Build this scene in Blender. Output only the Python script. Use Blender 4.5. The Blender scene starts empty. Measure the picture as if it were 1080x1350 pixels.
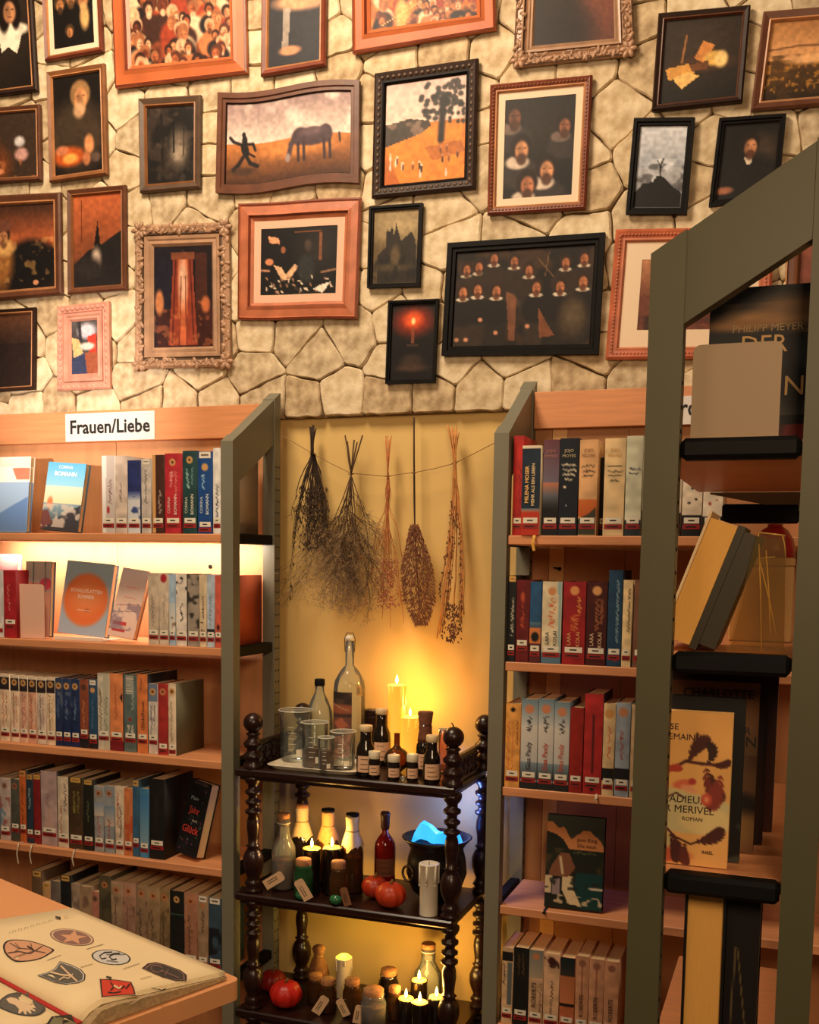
import bpy, bmesh, math, random
import numpy as np
from mathutils import Vector, Matrix, Euler
random.seed(7); RNG = np.random.default_rng(7)
sc = bpy.context.scene
COL = sc.collection
PI = math.pi
# ------------------------------------------------------------------ camera
F, CX, CY = 1400.0, 540.0, 875.0            # focal length and optical axis in px of the 1080x1350 frame
CAM = np.array([0.54, -2.79, 1.55])
def _rot(y, p, r):
    cy, sy, cp, sp, cr, sr = math.cos(y), math.sin(y), math.cos(p), math.sin(p), math.cos(r), math.sin(r)
    f = np.array([sy*cp, cy*cp, -sp]); rt = np.array([cy, -sy, 0.0]); up = np.cross(rt, f)
    return cr*rt+sr*up, -sr*rt+cr*up, f
RT, UP, FW = _rot(math.radians(-20.04), math.radians(5.48), math.radians(0.82))
cam = bpy.data.cameras.new('camera'); co = bpy.data.objects.new('camera', cam); COL.objects.link(co)
co.matrix_world = Matrix(((RT[0], UP[0], -FW[0], CAM[0]), (RT[1], UP[1], -FW[1], CAM[1]), (RT[2], UP[2], -FW[2], CAM[2]), (0, 0, 0, 1)))
cam.sensor_fit = 'VERTICAL'; cam.sensor_height = 36.0; cam.lens = F/1350*36.0
cam.shift_y = (CY-675.0)/1350.0; cam.clip_start = 0.02
sc.camera = co
# ------------------------------------------------------------------ light and exposure
sc.view_settings.view_transform = 'Standard'; sc.view_settings.look = 'None'
sc.view_settings.gamma = 1.0; sc.view_settings.exposure = 0.0; sc.view_settings.use_curve_mapping = False
w = bpy.data.worlds.new('world'); sc.world = w; w.use_nodes = True
w.node_tree.nodes['Background'].inputs[0].default_value = (1.0, 0.70, 0.45, 1); w.node_tree.nodes['Background'].inputs[1].default_value = 0.07
def aim(o, tgt):
    o.rotation_euler = (Vector(tgt)-o.location).to_track_quat('-Z', 'Y').to_euler()
def lamp(name, kind, loc, power, color, tgt=None, size=0.1, angle=60, blend=0.5):
    l = bpy.data.lights.new(name, kind); l.energy = power; l.color = color
    if kind == 'AREA': l.size = size
    else: l.shadow_soft_size = size
    if kind == 'SPOT': l.spot_size = math.radians(angle); l.spot_blend = blend
    o = bpy.data.objects.new(name, l); COL.objects.link(o); o.location = loc
    if tgt: aim(o, tgt)
    return o
lamp('ceiling_lamp', 'AREA', (-0.95, -1.35, 3.75), 58, (1, 0.80, 0.57), (-0.75, 0, 2.3), 0.7)
lamp('aisle_fill', 'AREA', (1.0, -3.3, 2.3), 30, (1, 0.70, 0.42), (0.35, -1.2, 1.3), 0.6)  # added fill light near the camera, brightens the front of the near unit
lamp('room_fill', 'AREA', (-1.2, -3.6, 3.0), 15, (1, 0.72, 0.48), (-0.6, 0, 1.0), 0.8)  # dim warm fill added from behind the camera
strip = lamp('shelf_strip_lamp', 'AREA', (-1.34, -0.150, 1.590), 5.2, (1, 0.85, 0.70), (-1.34, -0.075, 1.50), 0.02)
strip.data.shape = 'RECTANGLE'; strip.data.size = 0.86; strip.data.size_y = 0.025      # slim lamp under the top shelf of the left bookcase
lamp('upper_spot_lamp', 'SPOT', (-1.35, -2.0, 1.75), 190, (1, 0.84, 0.72), (-1.52, 0, 2.00), 0.03, 26, 1.0)

# ------------------------------------------------------------------ pixel helpers
def ray(px, py): return RT*(px-CX)/F+UP*(CY-py)/F+FW
def on_y(px, py, y): d = ray(px, py); return CAM+d*(y-CAM[1])/d[1]
def on_z(px, py, z): d = ray(px, py); return CAM+d*(z-CAM[2])/d[2]
def proj(p):
    v = np.array(p, float)-CAM; return CX+F*(v@RT)/(v@FW), CY-F*(v@UP)/(v@FW)
def xat(px, y, z):                           # x of the point of plane y, height z seen in image column px
    x = -0.5
    for _ in range(4):
        a = proj((x, y, z))[0]; b = proj((x+.01, y, z))[0]; x += (px-a)/(b-a)*.01
    return x
def zat(py, x, y):
    z = 1.0
    for _ in range(4):
        a = proj((x, y, z))[1]; b = proj((x, y, z+.01))[1]; z += (py-a)/(b-a)*.01
    return z
def mpp(p): return ((np.array(p)-CAM)@FW)/F  # metres per pixel at a point

# ------------------------------------------------------------------ materials
def lin(c):
    c = np.asarray(c, float)/255.0
    return np.where(c <= 0.04045, c/12.92, ((c+0.055)/1.055)**2.4)
MATS = {}
def mat(name, rgb=(128, 128, 128), rough=0.6, metal=0.0, var=0.0, vscale=30.0, bump=0.0, spec=0.4, emit=None, estr=0.0, stretch=(1, 1, 1), trans=0.0, alpha=1.0, rgb2=None):
    if name in MATS: return MATS[name]
    m = bpy.data.materials.new(name); m.use_nodes = True; nt = m.node_tree; N = nt.nodes; b = N['Principled BSDF']
    c = list(lin(rgb))+[1]
    b.inputs['Base Color'].default_value = c; b.inputs['Roughness'].default_value = rough; b.inputs['Metallic'].default_value = metal
    b.inputs['Specular IOR Level'].default_value = spec
    if emit is not None:
        b.inputs['Emission Color'].default_value = list(lin(emit))+[1]; b.inputs['Emission Strength'].default_value = estr
    if trans: b.inputs['Transmission Weight'].default_value = trans
    if alpha < 1: b.inputs['Alpha'].default_value = alpha
    if var or bump:
        tc = N.new('ShaderNodeTexCoord'); mp = N.new('ShaderNodeMapping'); nz = N.new('ShaderNodeTexNoise')
        mp.inputs['Scale'].default_value = stretch; nz.inputs['Scale'].default_value = vscale; nz.inputs['Detail'].default_value = 5
        nt.links.new(tc.outputs['Object'], mp.inputs[0]); nt.links.new(mp.outputs[0], nz.inputs[0])
        if var:
            rp = N.new('ShaderNodeValToRGB'); c2 = lin(rgb2) if rgb2 is not None else np.array(c[:3])*(1-var)
            rp.color_ramp.elements[0].color = list(c2)+[1]; rp.color_ramp.elements[1].color = list(np.minimum(np.array(c[:3])*(1+var*.5), 1))+[1]
            rp.color_ramp.elements[0].position = .3; rp.color_ramp.elements[1].position = .7
            nt.links.new(nz.outputs[0], rp.inputs[0]); nt.links.new(rp.outputs[0], b.inputs['Base Color'])
        if bump:
            bp = N.new('ShaderNodeBump'); bp.inputs['Strength'].default_value = bump; bp.inputs['Distance'].default_value = .004
            nt.links.new(nz.outputs[0], bp.inputs['Height']); nt.links.new(bp.outputs[0], b.inputs['Normal'])
    MATS[name] = m; return m
def painted(name, rough=.55, spec=.3):
    if name in MATS: return MATS[name]
    m = bpy.data.materials.new(name); m.use_nodes = True; nt = m.node_tree; b = nt.nodes['Principled BSDF']
    a = nt.nodes.new('ShaderNodeAttribute'); a.attribute_name = 'Col'; nt.links.new(a.outputs['Color'], b.inputs['Base Color'])
    b.inputs['Roughness'].default_value = rough; b.inputs['Specular IOR Level'].default_value = spec
    MATS[name] = m; return m
def glass(name, rgb=(240, 245, 240), body=0.10):
    if name in MATS: return MATS[name]
    m = bpy.data.materials.new(name); m.use_nodes = True; nt = m.node_tree; N = nt.nodes
    N.remove(N['Principled BSDF']); out = N['Material Output']
    t = N.new('ShaderNodeBsdfTransparent'); g = N.new('ShaderNodeBsdfGlossy'); d = N.new('ShaderNodeBsdfDiffuse'); lw = N.new('ShaderNodeLayerWeight')
    m1 = N.new('ShaderNodeMixShader'); m2 = N.new('ShaderNodeMixShader')
    c = list(lin(rgb))+[1]
    t.inputs[0].default_value = c; g.inputs[0].default_value = (1, 1, 1, 1); g.inputs['Roughness'].default_value = .05; d.inputs[0].default_value = c
    lw.inputs[0].default_value = .25
    m1.inputs[0].default_value = body; nt.links.new(t.outputs[0], m1.inputs[1]); nt.links.new(d.outputs[0], m1.inputs[2])
    nt.links.new(lw.outputs['Fresnel'], m2.inputs[0]); nt.links.new(m1.outputs[0], m2.inputs[1]); nt.links.new(g.outputs[0], m2.inputs[2])
    nt.links.new(m2.outputs[0], out.inputs[0]); MATS[name] = m; return m
PAINT = painted('printed_paper'); CANVAS = painted('painted_canvas', .5, .25)
STEEL = mat('olive_steel_paint', (122, 118, 100), .45, .0, .08, 6)
WOOD = mat('beech_board', (216, 146, 98), .5, 0, .14, 7, .03, stretch=(1, 10, 14))
BACKW = mat('beech_back_panel', (206, 146, 100), .6, 0, .12, 4, 0, stretch=(10, 1, 1))
BLACK = mat('black_rubber', (11, 11, 11), .6, spec=.15)
DARKW = mat('dark_turned_wood', (40, 19, 14), .3, 0, .4, 14, .05, spec=.5, stretch=(1, 1, 6))
PAGE = mat('page_edges', (226, 196, 150), .8, 0, .10, 160, 0, stretch=(1, .02, .02))
WHITE = mat('white_sticker', (232, 222, 200), .6); INK = mat('black_ink', (22, 20, 20), .6); REDL = mat('red_sticker', (150, 34, 30), .6)
GLASS = glass('clear_glass'); RIMG = mat('glass_rim', (235, 232, 215), .1, 0, spec=.8, alpha=.75)

# ------------------------------------------------------------------ mesh helpers
ORG = {}
def setp(o, label=None, cat=None, group=None, kind=None):
    if label: o['label'] = label
    if cat: o['category'] = cat
    if group: o['group'] = group
    if kind: o['kind'] = kind
    return o
def thing(name, label, cat, loc=(0, 0, 0), group=None, rot=None):
    o = bpy.data.objects.new(name, None); COL.objects.link(o); o.location = loc; o.empty_display_size = .05
    if rot: o.rotation_euler = rot
    ORG[o.name] = np.zeros(3) if rot is not None else np.array(loc, float)
    return setp(o, label, cat, group)
def link(name, me, parent=None, **k):
    o = bpy.data.objects.new(name, me); COL.objects.link(o)
    if parent: o.parent = parent; ORG[o.name] = ORG.get(parent.name, np.zeros(3))
    return setp(o, **k)
class MB:
    def __init__(s): s.v = []; s.f = []; s.m = []; s.sm = []; s.mi = 0
    def add(s, vs, fs, smooth=False):
        n = len(s.v); s.v += [tuple(map(float, p)) for p in vs]
        for f in fs: s.f.append([i+n for i in f]); s.m.append(s.mi); s.sm.append(smooth)
        return s
    def hexa(s, p): return s.add(p, [(0, 3, 2, 1), (4, 5, 6, 7), (0, 1, 5, 4), (1, 2, 6, 5), (2, 3, 7, 6), (3, 0, 4, 7)])
    def box(s, x0, x1, y0, y1, z0, z1, b=0):
        if b <= 0: return s.hexa([(x0, y0, z0), (x1, y0, z0), (x1, y1, z0), (x0, y1, z0), (x0, y0, z1), (x1, y0, z1), (x1, y1, z1), (x0, y1, z1)])
        L = ((x0, x1), (y0, y1), (z0, z1)); vs = []; ix = {}
        for c in range(8):
            sg = [(c >> k) & 1 for k in range(3)]
            for a in range(3):
                ix[c, a] = len(vs); vs.append([L[k][sg[k]]+(0 if k == a else (b if sg[k] == 0 else -b)) for k in range(3)])
        fs = []
        for a in range(3):
            i, j = (a+1) % 3, (a+2) % 3
            for q in (0, 1):
                cs = [q << a | u << i | v << j for u, v in ((0, 0), (1, 0), (1, 1), (0, 1))]; fs.append([ix[c, a] for c in cs])
            for u, v in ((0, 0), (1, 0), (1, 1), (0, 1)):
                c0 = u << i | v << j; c1 = c0 | 1 << a; fs.append([ix[c0, i], ix[c0, j], ix[c1, j], ix[c1, i]])
        for c in range(8): fs.append([ix[c, 0], ix[c, 1], ix[c, 2]])
        return s.add(vs, fs)
    def lathe(s, prof, c=(0, 0, 0), n=20, axis=None, cap=True, smooth=True):
        vs = []; fs = []; k = len(prof)
        for (r, z) in prof:
            for i in range(n): a = 2*PI*i/n; vs.append((r*math.cos(a), r*math.sin(a), z))
        for j in range(k-1):
            for i in range(n): i2 = (i+1) % n; fs.append((j*n+i, j*n+i2, (j+1)*n+i2, (j+1)*n+i))
        if cap:
            if prof[0][0] > 1e-5: fs.append(tuple(range(n))[::-1])
            if prof[-1][0] > 1e-5: fs.append(tuple((k-1)*n+i for i in range(n)))
        M = Matrix.Identity(3) if axis is None else Vector((0, 0, 1)).rotation_difference(Vector(axis)).to_matrix()
        vs = [M@Vector(p)+Vector(c) for p in vs]
        return s.add(vs, fs, smooth)
    def tube(s, pts, r, n=6, smooth=True):
        pts = [Vector(p) for p in pts]; m = len(pts); rs = r if isinstance(r, (list, tuple)) else [r]*m
        vs = []; fs = []; pn = None
        for j, p in enumerate(pts):
            t = (pts[min(j+1, m-1)]-pts[max(j-1, 0)])
            if t.length < 1e-9: t = Vector((0, 0, 1))
            t.normalize()
            a = t.orthogonal() if pn is None else (pn-t*pn.dot(t))
            if a.length < 1e-6: a = t.orthogonal()
            a.normalize(); pn = a; b = t.cross(a)
            for i in range(n): q = 2*PI*i/n; vs.append(p+(a*math.cos(q)+b*math.sin(q))*rs[j])
        for j in range(m-1):
            for i in range(n): i2 = (i+1) % n; fs.append((j*n+i, j*n+i2, (j+1)*n+i2, (j+1)*n+i))
        fs.append(tuple(range(n))[::-1]); fs.append(tuple((m-1)*n+i for i in range(n)))
        return s.add(vs, fs, smooth)
    def ell(s, c, r, n=12, k=8, rot=None):
        vs = []; fs = []
        for j in range(k+1):
            t = PI*j/k
            for i in range(n): a = 2*PI*i/n; vs.append(Vector((r[0]*math.sin(t)*math.cos(a), r[1]*math.sin(t)*math.sin(a), -r[2]*math.cos(t))))
        if rot is not None: vs = [rot@p for p in vs]
        vs = [p+Vector(c) for p in vs]
        for j in range(k):
            for i in range(n):
                i2 = (i+1) % n; q = (j*n+i, j*n+i2, (j+1)*n+i2, (j+1)*n+i)
                fs.append(q[:3]+(q[3],) if 0 < j < k-1 else ((q[0], q[2], q[3]) if j == 0 else (q[0], q[1], q[2])))
        return s.add(vs, fs, True)
    def prism(s, poly, ext):
        n = len(poly); e = Vector(ext); a = [Vector(p) for p in poly]
        return s.add(a+[p+e for p in a], [tuple(range(n))[::-1], tuple(range(n, 2*n))]+[(i, (i+1) % n, (i+1) % n+n, i+n) for i in range(n)])
    def build(s, name, mats, parent=None, local=False, recalc=True, **k):
        me = bpy.data.meshes.new(name)
        v = s.v
        if parent is not None and not local:
            o = ORG.get(parent.name, np.zeros(3)); v = [(p[0]-o[0], p[1]-o[1], p[2]-o[2]) for p in v]
        me.from_pydata(v, [], s.f)
        for m in (mats if isinstance(mats, (list, tuple)) else [mats]): me.materials.append(m)
        if len(set(s.m)) > 1: me.polygons.foreach_set('material_index', s.m)
        me.polygons.foreach_set('use_smooth', s.sm)
        if recalc:
            b = bmesh.new(); b.from_mesh(me); bmesh.ops.recalc_face_normals(b, faces=b.faces); b.to_mesh(me); b.free()
        return link(name, me, parent, **k)

# ------------------------------------------------------------------ painter: colour grids for canvases, covers and spines
def vnoise(ny, nx, sc_, asp=1.0, seed=None):
    r = RNG if seed is None else np.random.default_rng(seed)
    gy = max(2, int(sc_)); gx = max(2, int(sc_*asp)); g = r.random((gy+2, gx+2))
    y = np.linspace(0, gy, ny); x = np.linspace(0, gx, nx); yi = y.astype(int); xi = x.astype(int)
    fy = (y-yi)[:, None]; fx = (x-xi)[None]; fy = fy*fy*(3-2*fy); fx = fx*fx*(3-2*fx)
    a = g[yi][:, xi]; b = g[yi][:, xi+1]; c = g[yi+1][:, xi]; d = g[yi+1][:, xi+1]
    return (a*(1-fx)+b*fx)*(1-fy)+(c*(1-fx)+d*fx)*fy
class Pic:
    def __init__(s, wm, hm, cell, c):
        s.nx = max(4, int(wm/cell)); s.ny = max(6, int(hm/cell)); s.asp = wm/hm
        s.A = np.ones((s.ny, s.nx, 3))*np.array(c, float)
        s.X, s.Y = np.meshgrid(np.linspace(0, 1, s.nx), np.linspace(0, 1, s.ny))
    def mix(s, m, c): m = np.clip(m, 0, 1)[..., None]; s.A = s.A*(1-m)+np.array(c, float)*m; return s
    def ell(s, cx, cy, rx, ry, c, rot=0, soft=.25, a=1):
        x = (s.X-cx)*s.asp; y = s.Y-cy; q = math.radians(rot); u = x*math.cos(q)+y*math.sin(q); v = -x*math.sin(q)+y*math.cos(q)
        r = np.sqrt((u/rx)**2+(v/ry)**2); return s.mix((1+soft/2-r)/soft*(a if a < 1 else 1) if a == 1 else np.clip((1+soft/2-r)/soft, 0, 1)*a, c)
    def poly(s, pts, c, a=1):
        ins = np.zeros(s.X.shape, bool); n = len(pts)
        for i in range(n):
            x0, y0 = pts[i]; x1, y1 = pts[(i+1) % n]
            if y0 == y1: continue
            ins ^= ((s.Y < y0) != (s.Y < y1)) & (s.X < (x1-x0)*(s.Y-y0)/(y1-y0)+x0)
        return s.mix(ins*float(a), c)
    def line(s, pts, w, c, a=1):
        for (x0, y0), (x1, y1) in zip(pts[:-1], pts[1:]):
            ax, bx = x0*s.asp, x1*s.asp; dx, dy = bx-ax, y1-y0; L = dx*dx+dy*dy+1e-12
            t = np.clip(((s.X*s.asp-ax)*dx+(s.Y-y0)*dy)/L, 0, 1); d = np.hypot(s.X*s.asp-ax-t*dx, s.Y-y0-t*dy)
            s.mix(np.clip((w-d)/w*1.6, 0, 1)*a, c)
        return s
    def rect(s, x0, y0, x1, y1, c, a=1): return s.mix(((s.X >= x0) & (s.X <= x1) & (s.Y >= y0) & (s.Y <= y1))*float(a), c)
    def vgrad(s, y0, y1, c0, c1, a=1):
        t = np.clip((s.Y-y0)/(y1-y0), 0, 1)[..., None]; g = np.array(c0, float)*(1-t)+np.array(c1, float)*t
        m = ((s.Y >= y0) & (s.Y <= y1))[..., None]*a; s.A = s.A*(1-m)+g*m; return s
    def noise(s, amp, sc_): n = vnoise(s.ny, s.nx, sc_, s.asp); s.A = s.A*(1+amp*(n-.5)*2)[..., None]; return s
    def blot(s, sc_, th, c, soft=.15, a=1, ymin=0, ymax=1):
        n = .65*vnoise(s.ny, s.nx, sc_, s.asp)+.35*vnoise(s.ny, s.nx, sc_*2.3, s.asp)
        return s.mix(np.clip((n-th)/soft, 0, 1)*a*((s.Y >= ymin) & (s.Y <= ymax)), c)
    def head(s, cx, cy, r, skin=(196, 134, 92), hair=(44, 26, 16), beard=None, collar=None, body=None, look=.2):
        if body: s.ell(cx, cy+r*3.6, r*2.6/1, r*2.4, body, soft=.3)
        if collar: s.ell(cx, cy+r*1.3, r*1.2, r*.34, collar, soft=.3)
        s.ell(cx, cy-r*.22, r*1.15, r*1.3, hair, soft=.25)
        s.ell(cx+look*r*.3/s.asp, cy+r*.2, r*.70, r*.98, skin, soft=.35)
        s.ell(cx-look*r*.5/s.asp, cy+r*.2, r*.3, r*.8, tuple(np.array(skin)*.6), soft=.9, a=.6)
        for k in (-1, 1): s.ell(cx+(look*.35+k*.33)*r/s.asp, cy-r*.05, r*.17, r*.08, tuple(np.array(skin)*.4), soft=.8, a=.8)
        s.ell(cx+look*.45*r/s.asp, cy+r*.25, r*.1, r*.25, tuple(np.array(skin)*.78), soft=.8)
        s.ell(cx+look*.35*r/s.asp, cy+r*.62, r*.25, r*.07, (110, 50, 36), soft=.8)
        if beard: s.ell(cx+look*.3*r/s.asp, cy+r*1.05, r*.55, r*.6, beard, soft=.5, a=.9)
        return s
    def script(s, x0, y0, x1, y1, c, n=6, w=.006, amp=.5, a=1):    # unreadable handwriting or small type along a vertical or horizontal run
        pts = []; vert = (y1-y0) > (x1-x0)*s.asp; m = n*4
        for i in range(m+1):
            t = i/m; o = .5+amp*(random.random()-.5)*(1 if i % 2 else -1)
            pts.append((x0+(x1-x0)*o, y1+(y0-y1)*t) if vert else (x0+(x1-x0)*t, y0+(y1-y0)*o))
        return s.line(pts, w, c, a)
    def mesh(s, name, fn, m, parent, local=True, **k):
        ny, nx = s.ny, s.nx; P = np.asarray(fn(s.X.ravel(), s.Y.ravel()), float)
        if parent is not None and not local: P = P-ORG.get(parent.name, np.zeros(3))
        return link(name, gridmesh(name, P, nx, ny, s.A, m), parent, **k)
def gridmesh(name, P, nx, ny, A, m, extra=None):
    i = np.arange(ny*nx).reshape(ny, nx)
    q = np.stack([i[:-1, :-1], i[1:, :-1], i[1:, 1:], i[:-1, 1:]], -1).reshape(-1, 4)
    C = np.concatenate([lin(np.clip(A, 0, 255)).reshape(-1, 3), np.ones((nx*ny, 1))], 1)
    if extra is not None:                     # boxes: list of (verts, faces, colour)
        for vs, fs, c in extra:
            n0 = len(P); P = np.concatenate([P, np.array(vs, float)]); q = np.concatenate([q, np.array(fs)+n0])
            C = np.concatenate([C, np.tile(np.append(lin(c), 1), (len(vs), 1))])
    me = bpy.data.meshes.new(name); nf = len(q)
    me.vertices.add(len(P)); me.vertices.foreach_set('co', np.ascontiguousarray(P, np.float32).ravel())
    me.loops.add(nf*4); me.loops.foreach_set('vertex_index', q.astype(np.int32).ravel())
    me.polygons.add(nf); me.polygons.foreach_set('loop_start', np.arange(0, nf*4, 4, dtype=np.int32))
    me.update(calc_edges=True)
    ca = me.color_attributes.new('Col', 'FLOAT_COLOR', 'POINT'); ca.data.foreach_set('color', C.astype(np.float32).ravel())
    me.materials.append(m); return me
BF = [(0, 3, 2, 1), (4, 5, 6, 7), (0, 1, 5, 4), (1, 2, 6, 5), (2, 3, 7, 6), (3, 0, 4, 7)]
def boxv(x0, x1, y0, y1, z0, z1): return [(x0, y0, z0), (x1, y0, z0), (x1, y1, z0), (x0, y1, z0), (x0, y0, z1), (x1, y0, z1), (x1, y1, z1), (x0, y1, z1)]
TXT = []
def text(body, size, m, parent, loc, rot, name='lettering', bold=0.0, align='CENTER', sx=1.0, shear=0.0):
    cu = bpy.data.curves.new(name, 'FONT'); cu.body = body; cu.size = size; cu.align_x = align; cu.align_y = 'CENTER'; cu.offset = bold; cu.resolution_u = 2; cu.shear = shear
    cu.materials.append(m)
    o = bpy.data.objects.new(name, cu); COL.objects.link(o); o.parent = parent; o.location = loc; o.rotation_euler = rot; o.scale = (sx, 1, 1); TXT.append(o); return o
UPR = (PI/2, 0, 0); VERT = (PI/2, -PI/2, 0)
def ink(rgb): return mat('ink_%d_%d_%d' % tuple(rgb), rgb, .6)
ORD = 'first second third fourth fifth sixth seventh eighth ninth tenth eleventh twelfth thirteenth fourteenth fifteenth sixteenth seventeenth eighteenth nineteenth twentieth twenty-first twenty-second twenty-third twenty-fourth twenty-fifth'.split()
# ================================================================== SETTING
YS = -0.028                                   # face of the stone cladding
ZB = 1.953                                    # lower edge of the stone cladding
MB().box(-3.2, 2.2, 0, .1, 0, 3.9).build('wall_back', mat('yellow_plaster', (222, 186, 116), .85, 0, .06, 5, .12), kind='structure')
MB().box(-3.2, 2.2, -3.9, .1, -.05, 0).build('floor', mat('brown_floor', (70, 44, 32), .5, 0, .3, 8), kind='structure')
up = MB().box(-2.262, .73, -.010, 0, ZB-.002, 3.41).build('wall_upper', mat('mortar', (128, 104, 74), .95, 0, .25, 25, .5), kind='structure')
def clip(poly, px, py, nx, ny):
    out = []
    for i in range(len(poly)):
        a, b = poly[i], poly[(i+1) % len(poly)]; da = (a[0]-px)*nx+(a[1]-py)*ny; db = (b[0]-px)*nx+(b[1]-py)*ny
        if da <= 0: out.append(a)
        if da*db < 0: t = da/(da-db); out.append((a[0]+(b[0]-a[0])*t, a[1]+(b[1]-a[1])*t))
    return out
def stones():
    x0, x1, z0, z1 = -2.25, .72, ZB, 3.40; rows = 15; seeds = []; r = random.Random(11)
    rh = (z1-z0)/rows
    for j in range(rows):
        n = r.choice((15, 17, 19, 22)); off = r.random()*.6
        for i in range(n): seeds.append((x0+(i+.5+(r.random()-.5)*.5)*(x1-x0)/n+(off-.3)*.12, z0+(j+.5+(r.random()-.5)*(.38 if j else .15))*rh))
    mats = [mat('pale_stone_%d' % k, c, .92, 0, .10, 30, 1.0, spec=.1, rgb2=c2) for k, (c, c2) in enumerate([((226, 206, 172), (180, 154, 116)), ((220, 200, 166), (160, 136, 104)), ((232, 214, 182), (196, 172, 134)), ((214, 190, 152), (152, 126, 94))])]
    for sx, sz in seeds:
        poly = [(x0, z0), (x1, z0), (x1, z1), (x0, z1)]
        for tx, tz in seeds:
            dx, dz = tx-sx, (tz-sz); d2 = dx*dx+dz*dz
            if d2 == 0 or d2 > .16: continue
            L = math.sqrt(d2); j = .0010
            poly = clip(poly, (sx+tx)/2-dx/L*j, (sz+tz)/2-dz/L*j, dx/L, dz/L)
            if len(poly) < 3: break
        if len(poly) < 3: continue
        # subdivide and roughen the outline
        o = []
        for i in range(len(poly)):
            a, b = poly[i], poly[(i+1) % len(poly)]; L = math.hypot(b[0]-a[0], b[1]-a[1]); k = max(1, int(L/.022))
            for q in range(k):
                t = q/k; jit = .0055 if q else .0025
                o.append((a[0]+(b[0]-a[0])*t+(r.random()-.5)*jit, a[1]+(b[1]-a[1])*t+(r.random()-.5)*jit))
        o = [q for i in range(len(o)) for q in ((o[i][0]*.78+o[i-1][0]*.22, o[i][1]*.78+o[i-1][1]*.22), (o[i][0]*.78+o[(i+1) % len(o)][0]*.22, o[i][1]*.78+o[(i+1) % len(o)][1]*.22))]
        cx = sum(p[0] for p in o)/len(o); cz = sum(p[1] for p in o)/len(o); n = len(o)
        hgt = YS+.002-r.random()*.004; tl = (r.random()-.5)*.05; tz_ = (r.random()-.5)*.05
        def ring(f, y, jt=.0016): return [(cx+(p[0]-cx)*f, y+(tl*(p[0]-cx)+tz_*(p[1]-cz))*(1 if y < -.012 else 0)+(r.random()-.5)*jt, cz+(p[1]-cz)*f) for p in o]
        v = ring(1, -.008)+ring(.992, hgt+.004)+ring(.94, hgt, 0)
        f = []
        for k in range(2):
            for i in range(n): i2 = (i+1) % n; f.append((k*n+i, k*n+i2, (k+1)*n+i2, (k+1)*n+i))
        f.append(tuple(2*n+i for i in range(n)))
        m = MB(); m.add([(p[0]-cx, p[1], p[2]-cz) for p in v], f)
        ob = m.build('stone', r.choice(mats), None); ob.parent = up; ob.location = (cx, 0, cz)
stones()

# ================================================================== PICTURE FRAMES
YF = -.0325
GOLDW = mat('orange_pine_frame', (196, 104, 58), .4, 0, .22, 9, .04, stretch=(1, 1, 1)); 
def fm(name, rgb, rough=.4, **k): return mat(name, rgb, rough, 0, .25, 24, .15, **k)
FR = {
 'black': fm('black_frame', (18, 15, 14), .5, spec=.12), 'brown': fm('brown_frame', (104, 62, 42), .4), 'dark': fm('dark_brown_frame', (50, 32, 24), .5, spec=.2),
 'red': fm('red_brown_frame', (122, 58, 38), .4), 'gold': fm('bronze_frame', (140, 90, 54), .4), 'pine': GOLDW, 'lip': fm('gilt_lip', (190, 130, 84), .35),
 'bronze': fm('carved_bronze_frame', (92, 70, 54), .4), 'silver': fm('silver_gilt_frame', (176, 136, 106), .35), 'pink': fm('pink_gilt_frame', (214, 150, 128), .4),
 'carved': fm('carved_red_frame', (186, 96, 62), .4), 'rose': fm('rose_wood_frame', (188, 110, 76), .4)}
MATB = {'cream': mat('cream_mat_board', (232, 206, 176), .85), 'pinkm': mat('pinkish_mat_board', (222, 178, 150), .85)}
PROF = {   # rings of the moulding: (part of its width, height, material slot of the band that follows)
 'plain': [(0, .000, 0), (0, .010, 0), (.2, .014, 0), (.7, .010, 1), (.85, .011, 1), (1, .004, 0)],
 'wide': [(0, .000, 0), (0, .012, 1), (.10, .014, 0), (.16, .010, 0), (.55, .012, 0), (.72, .016, 1), (.82, .009, 0), (1, .004, 0)],
 'box': [(0, .000, 0), (0, .013, 0), (.5, .013, 0), (.6, .009, 0), (.9, .009, 1), (1, .004, 0)]}
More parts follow.
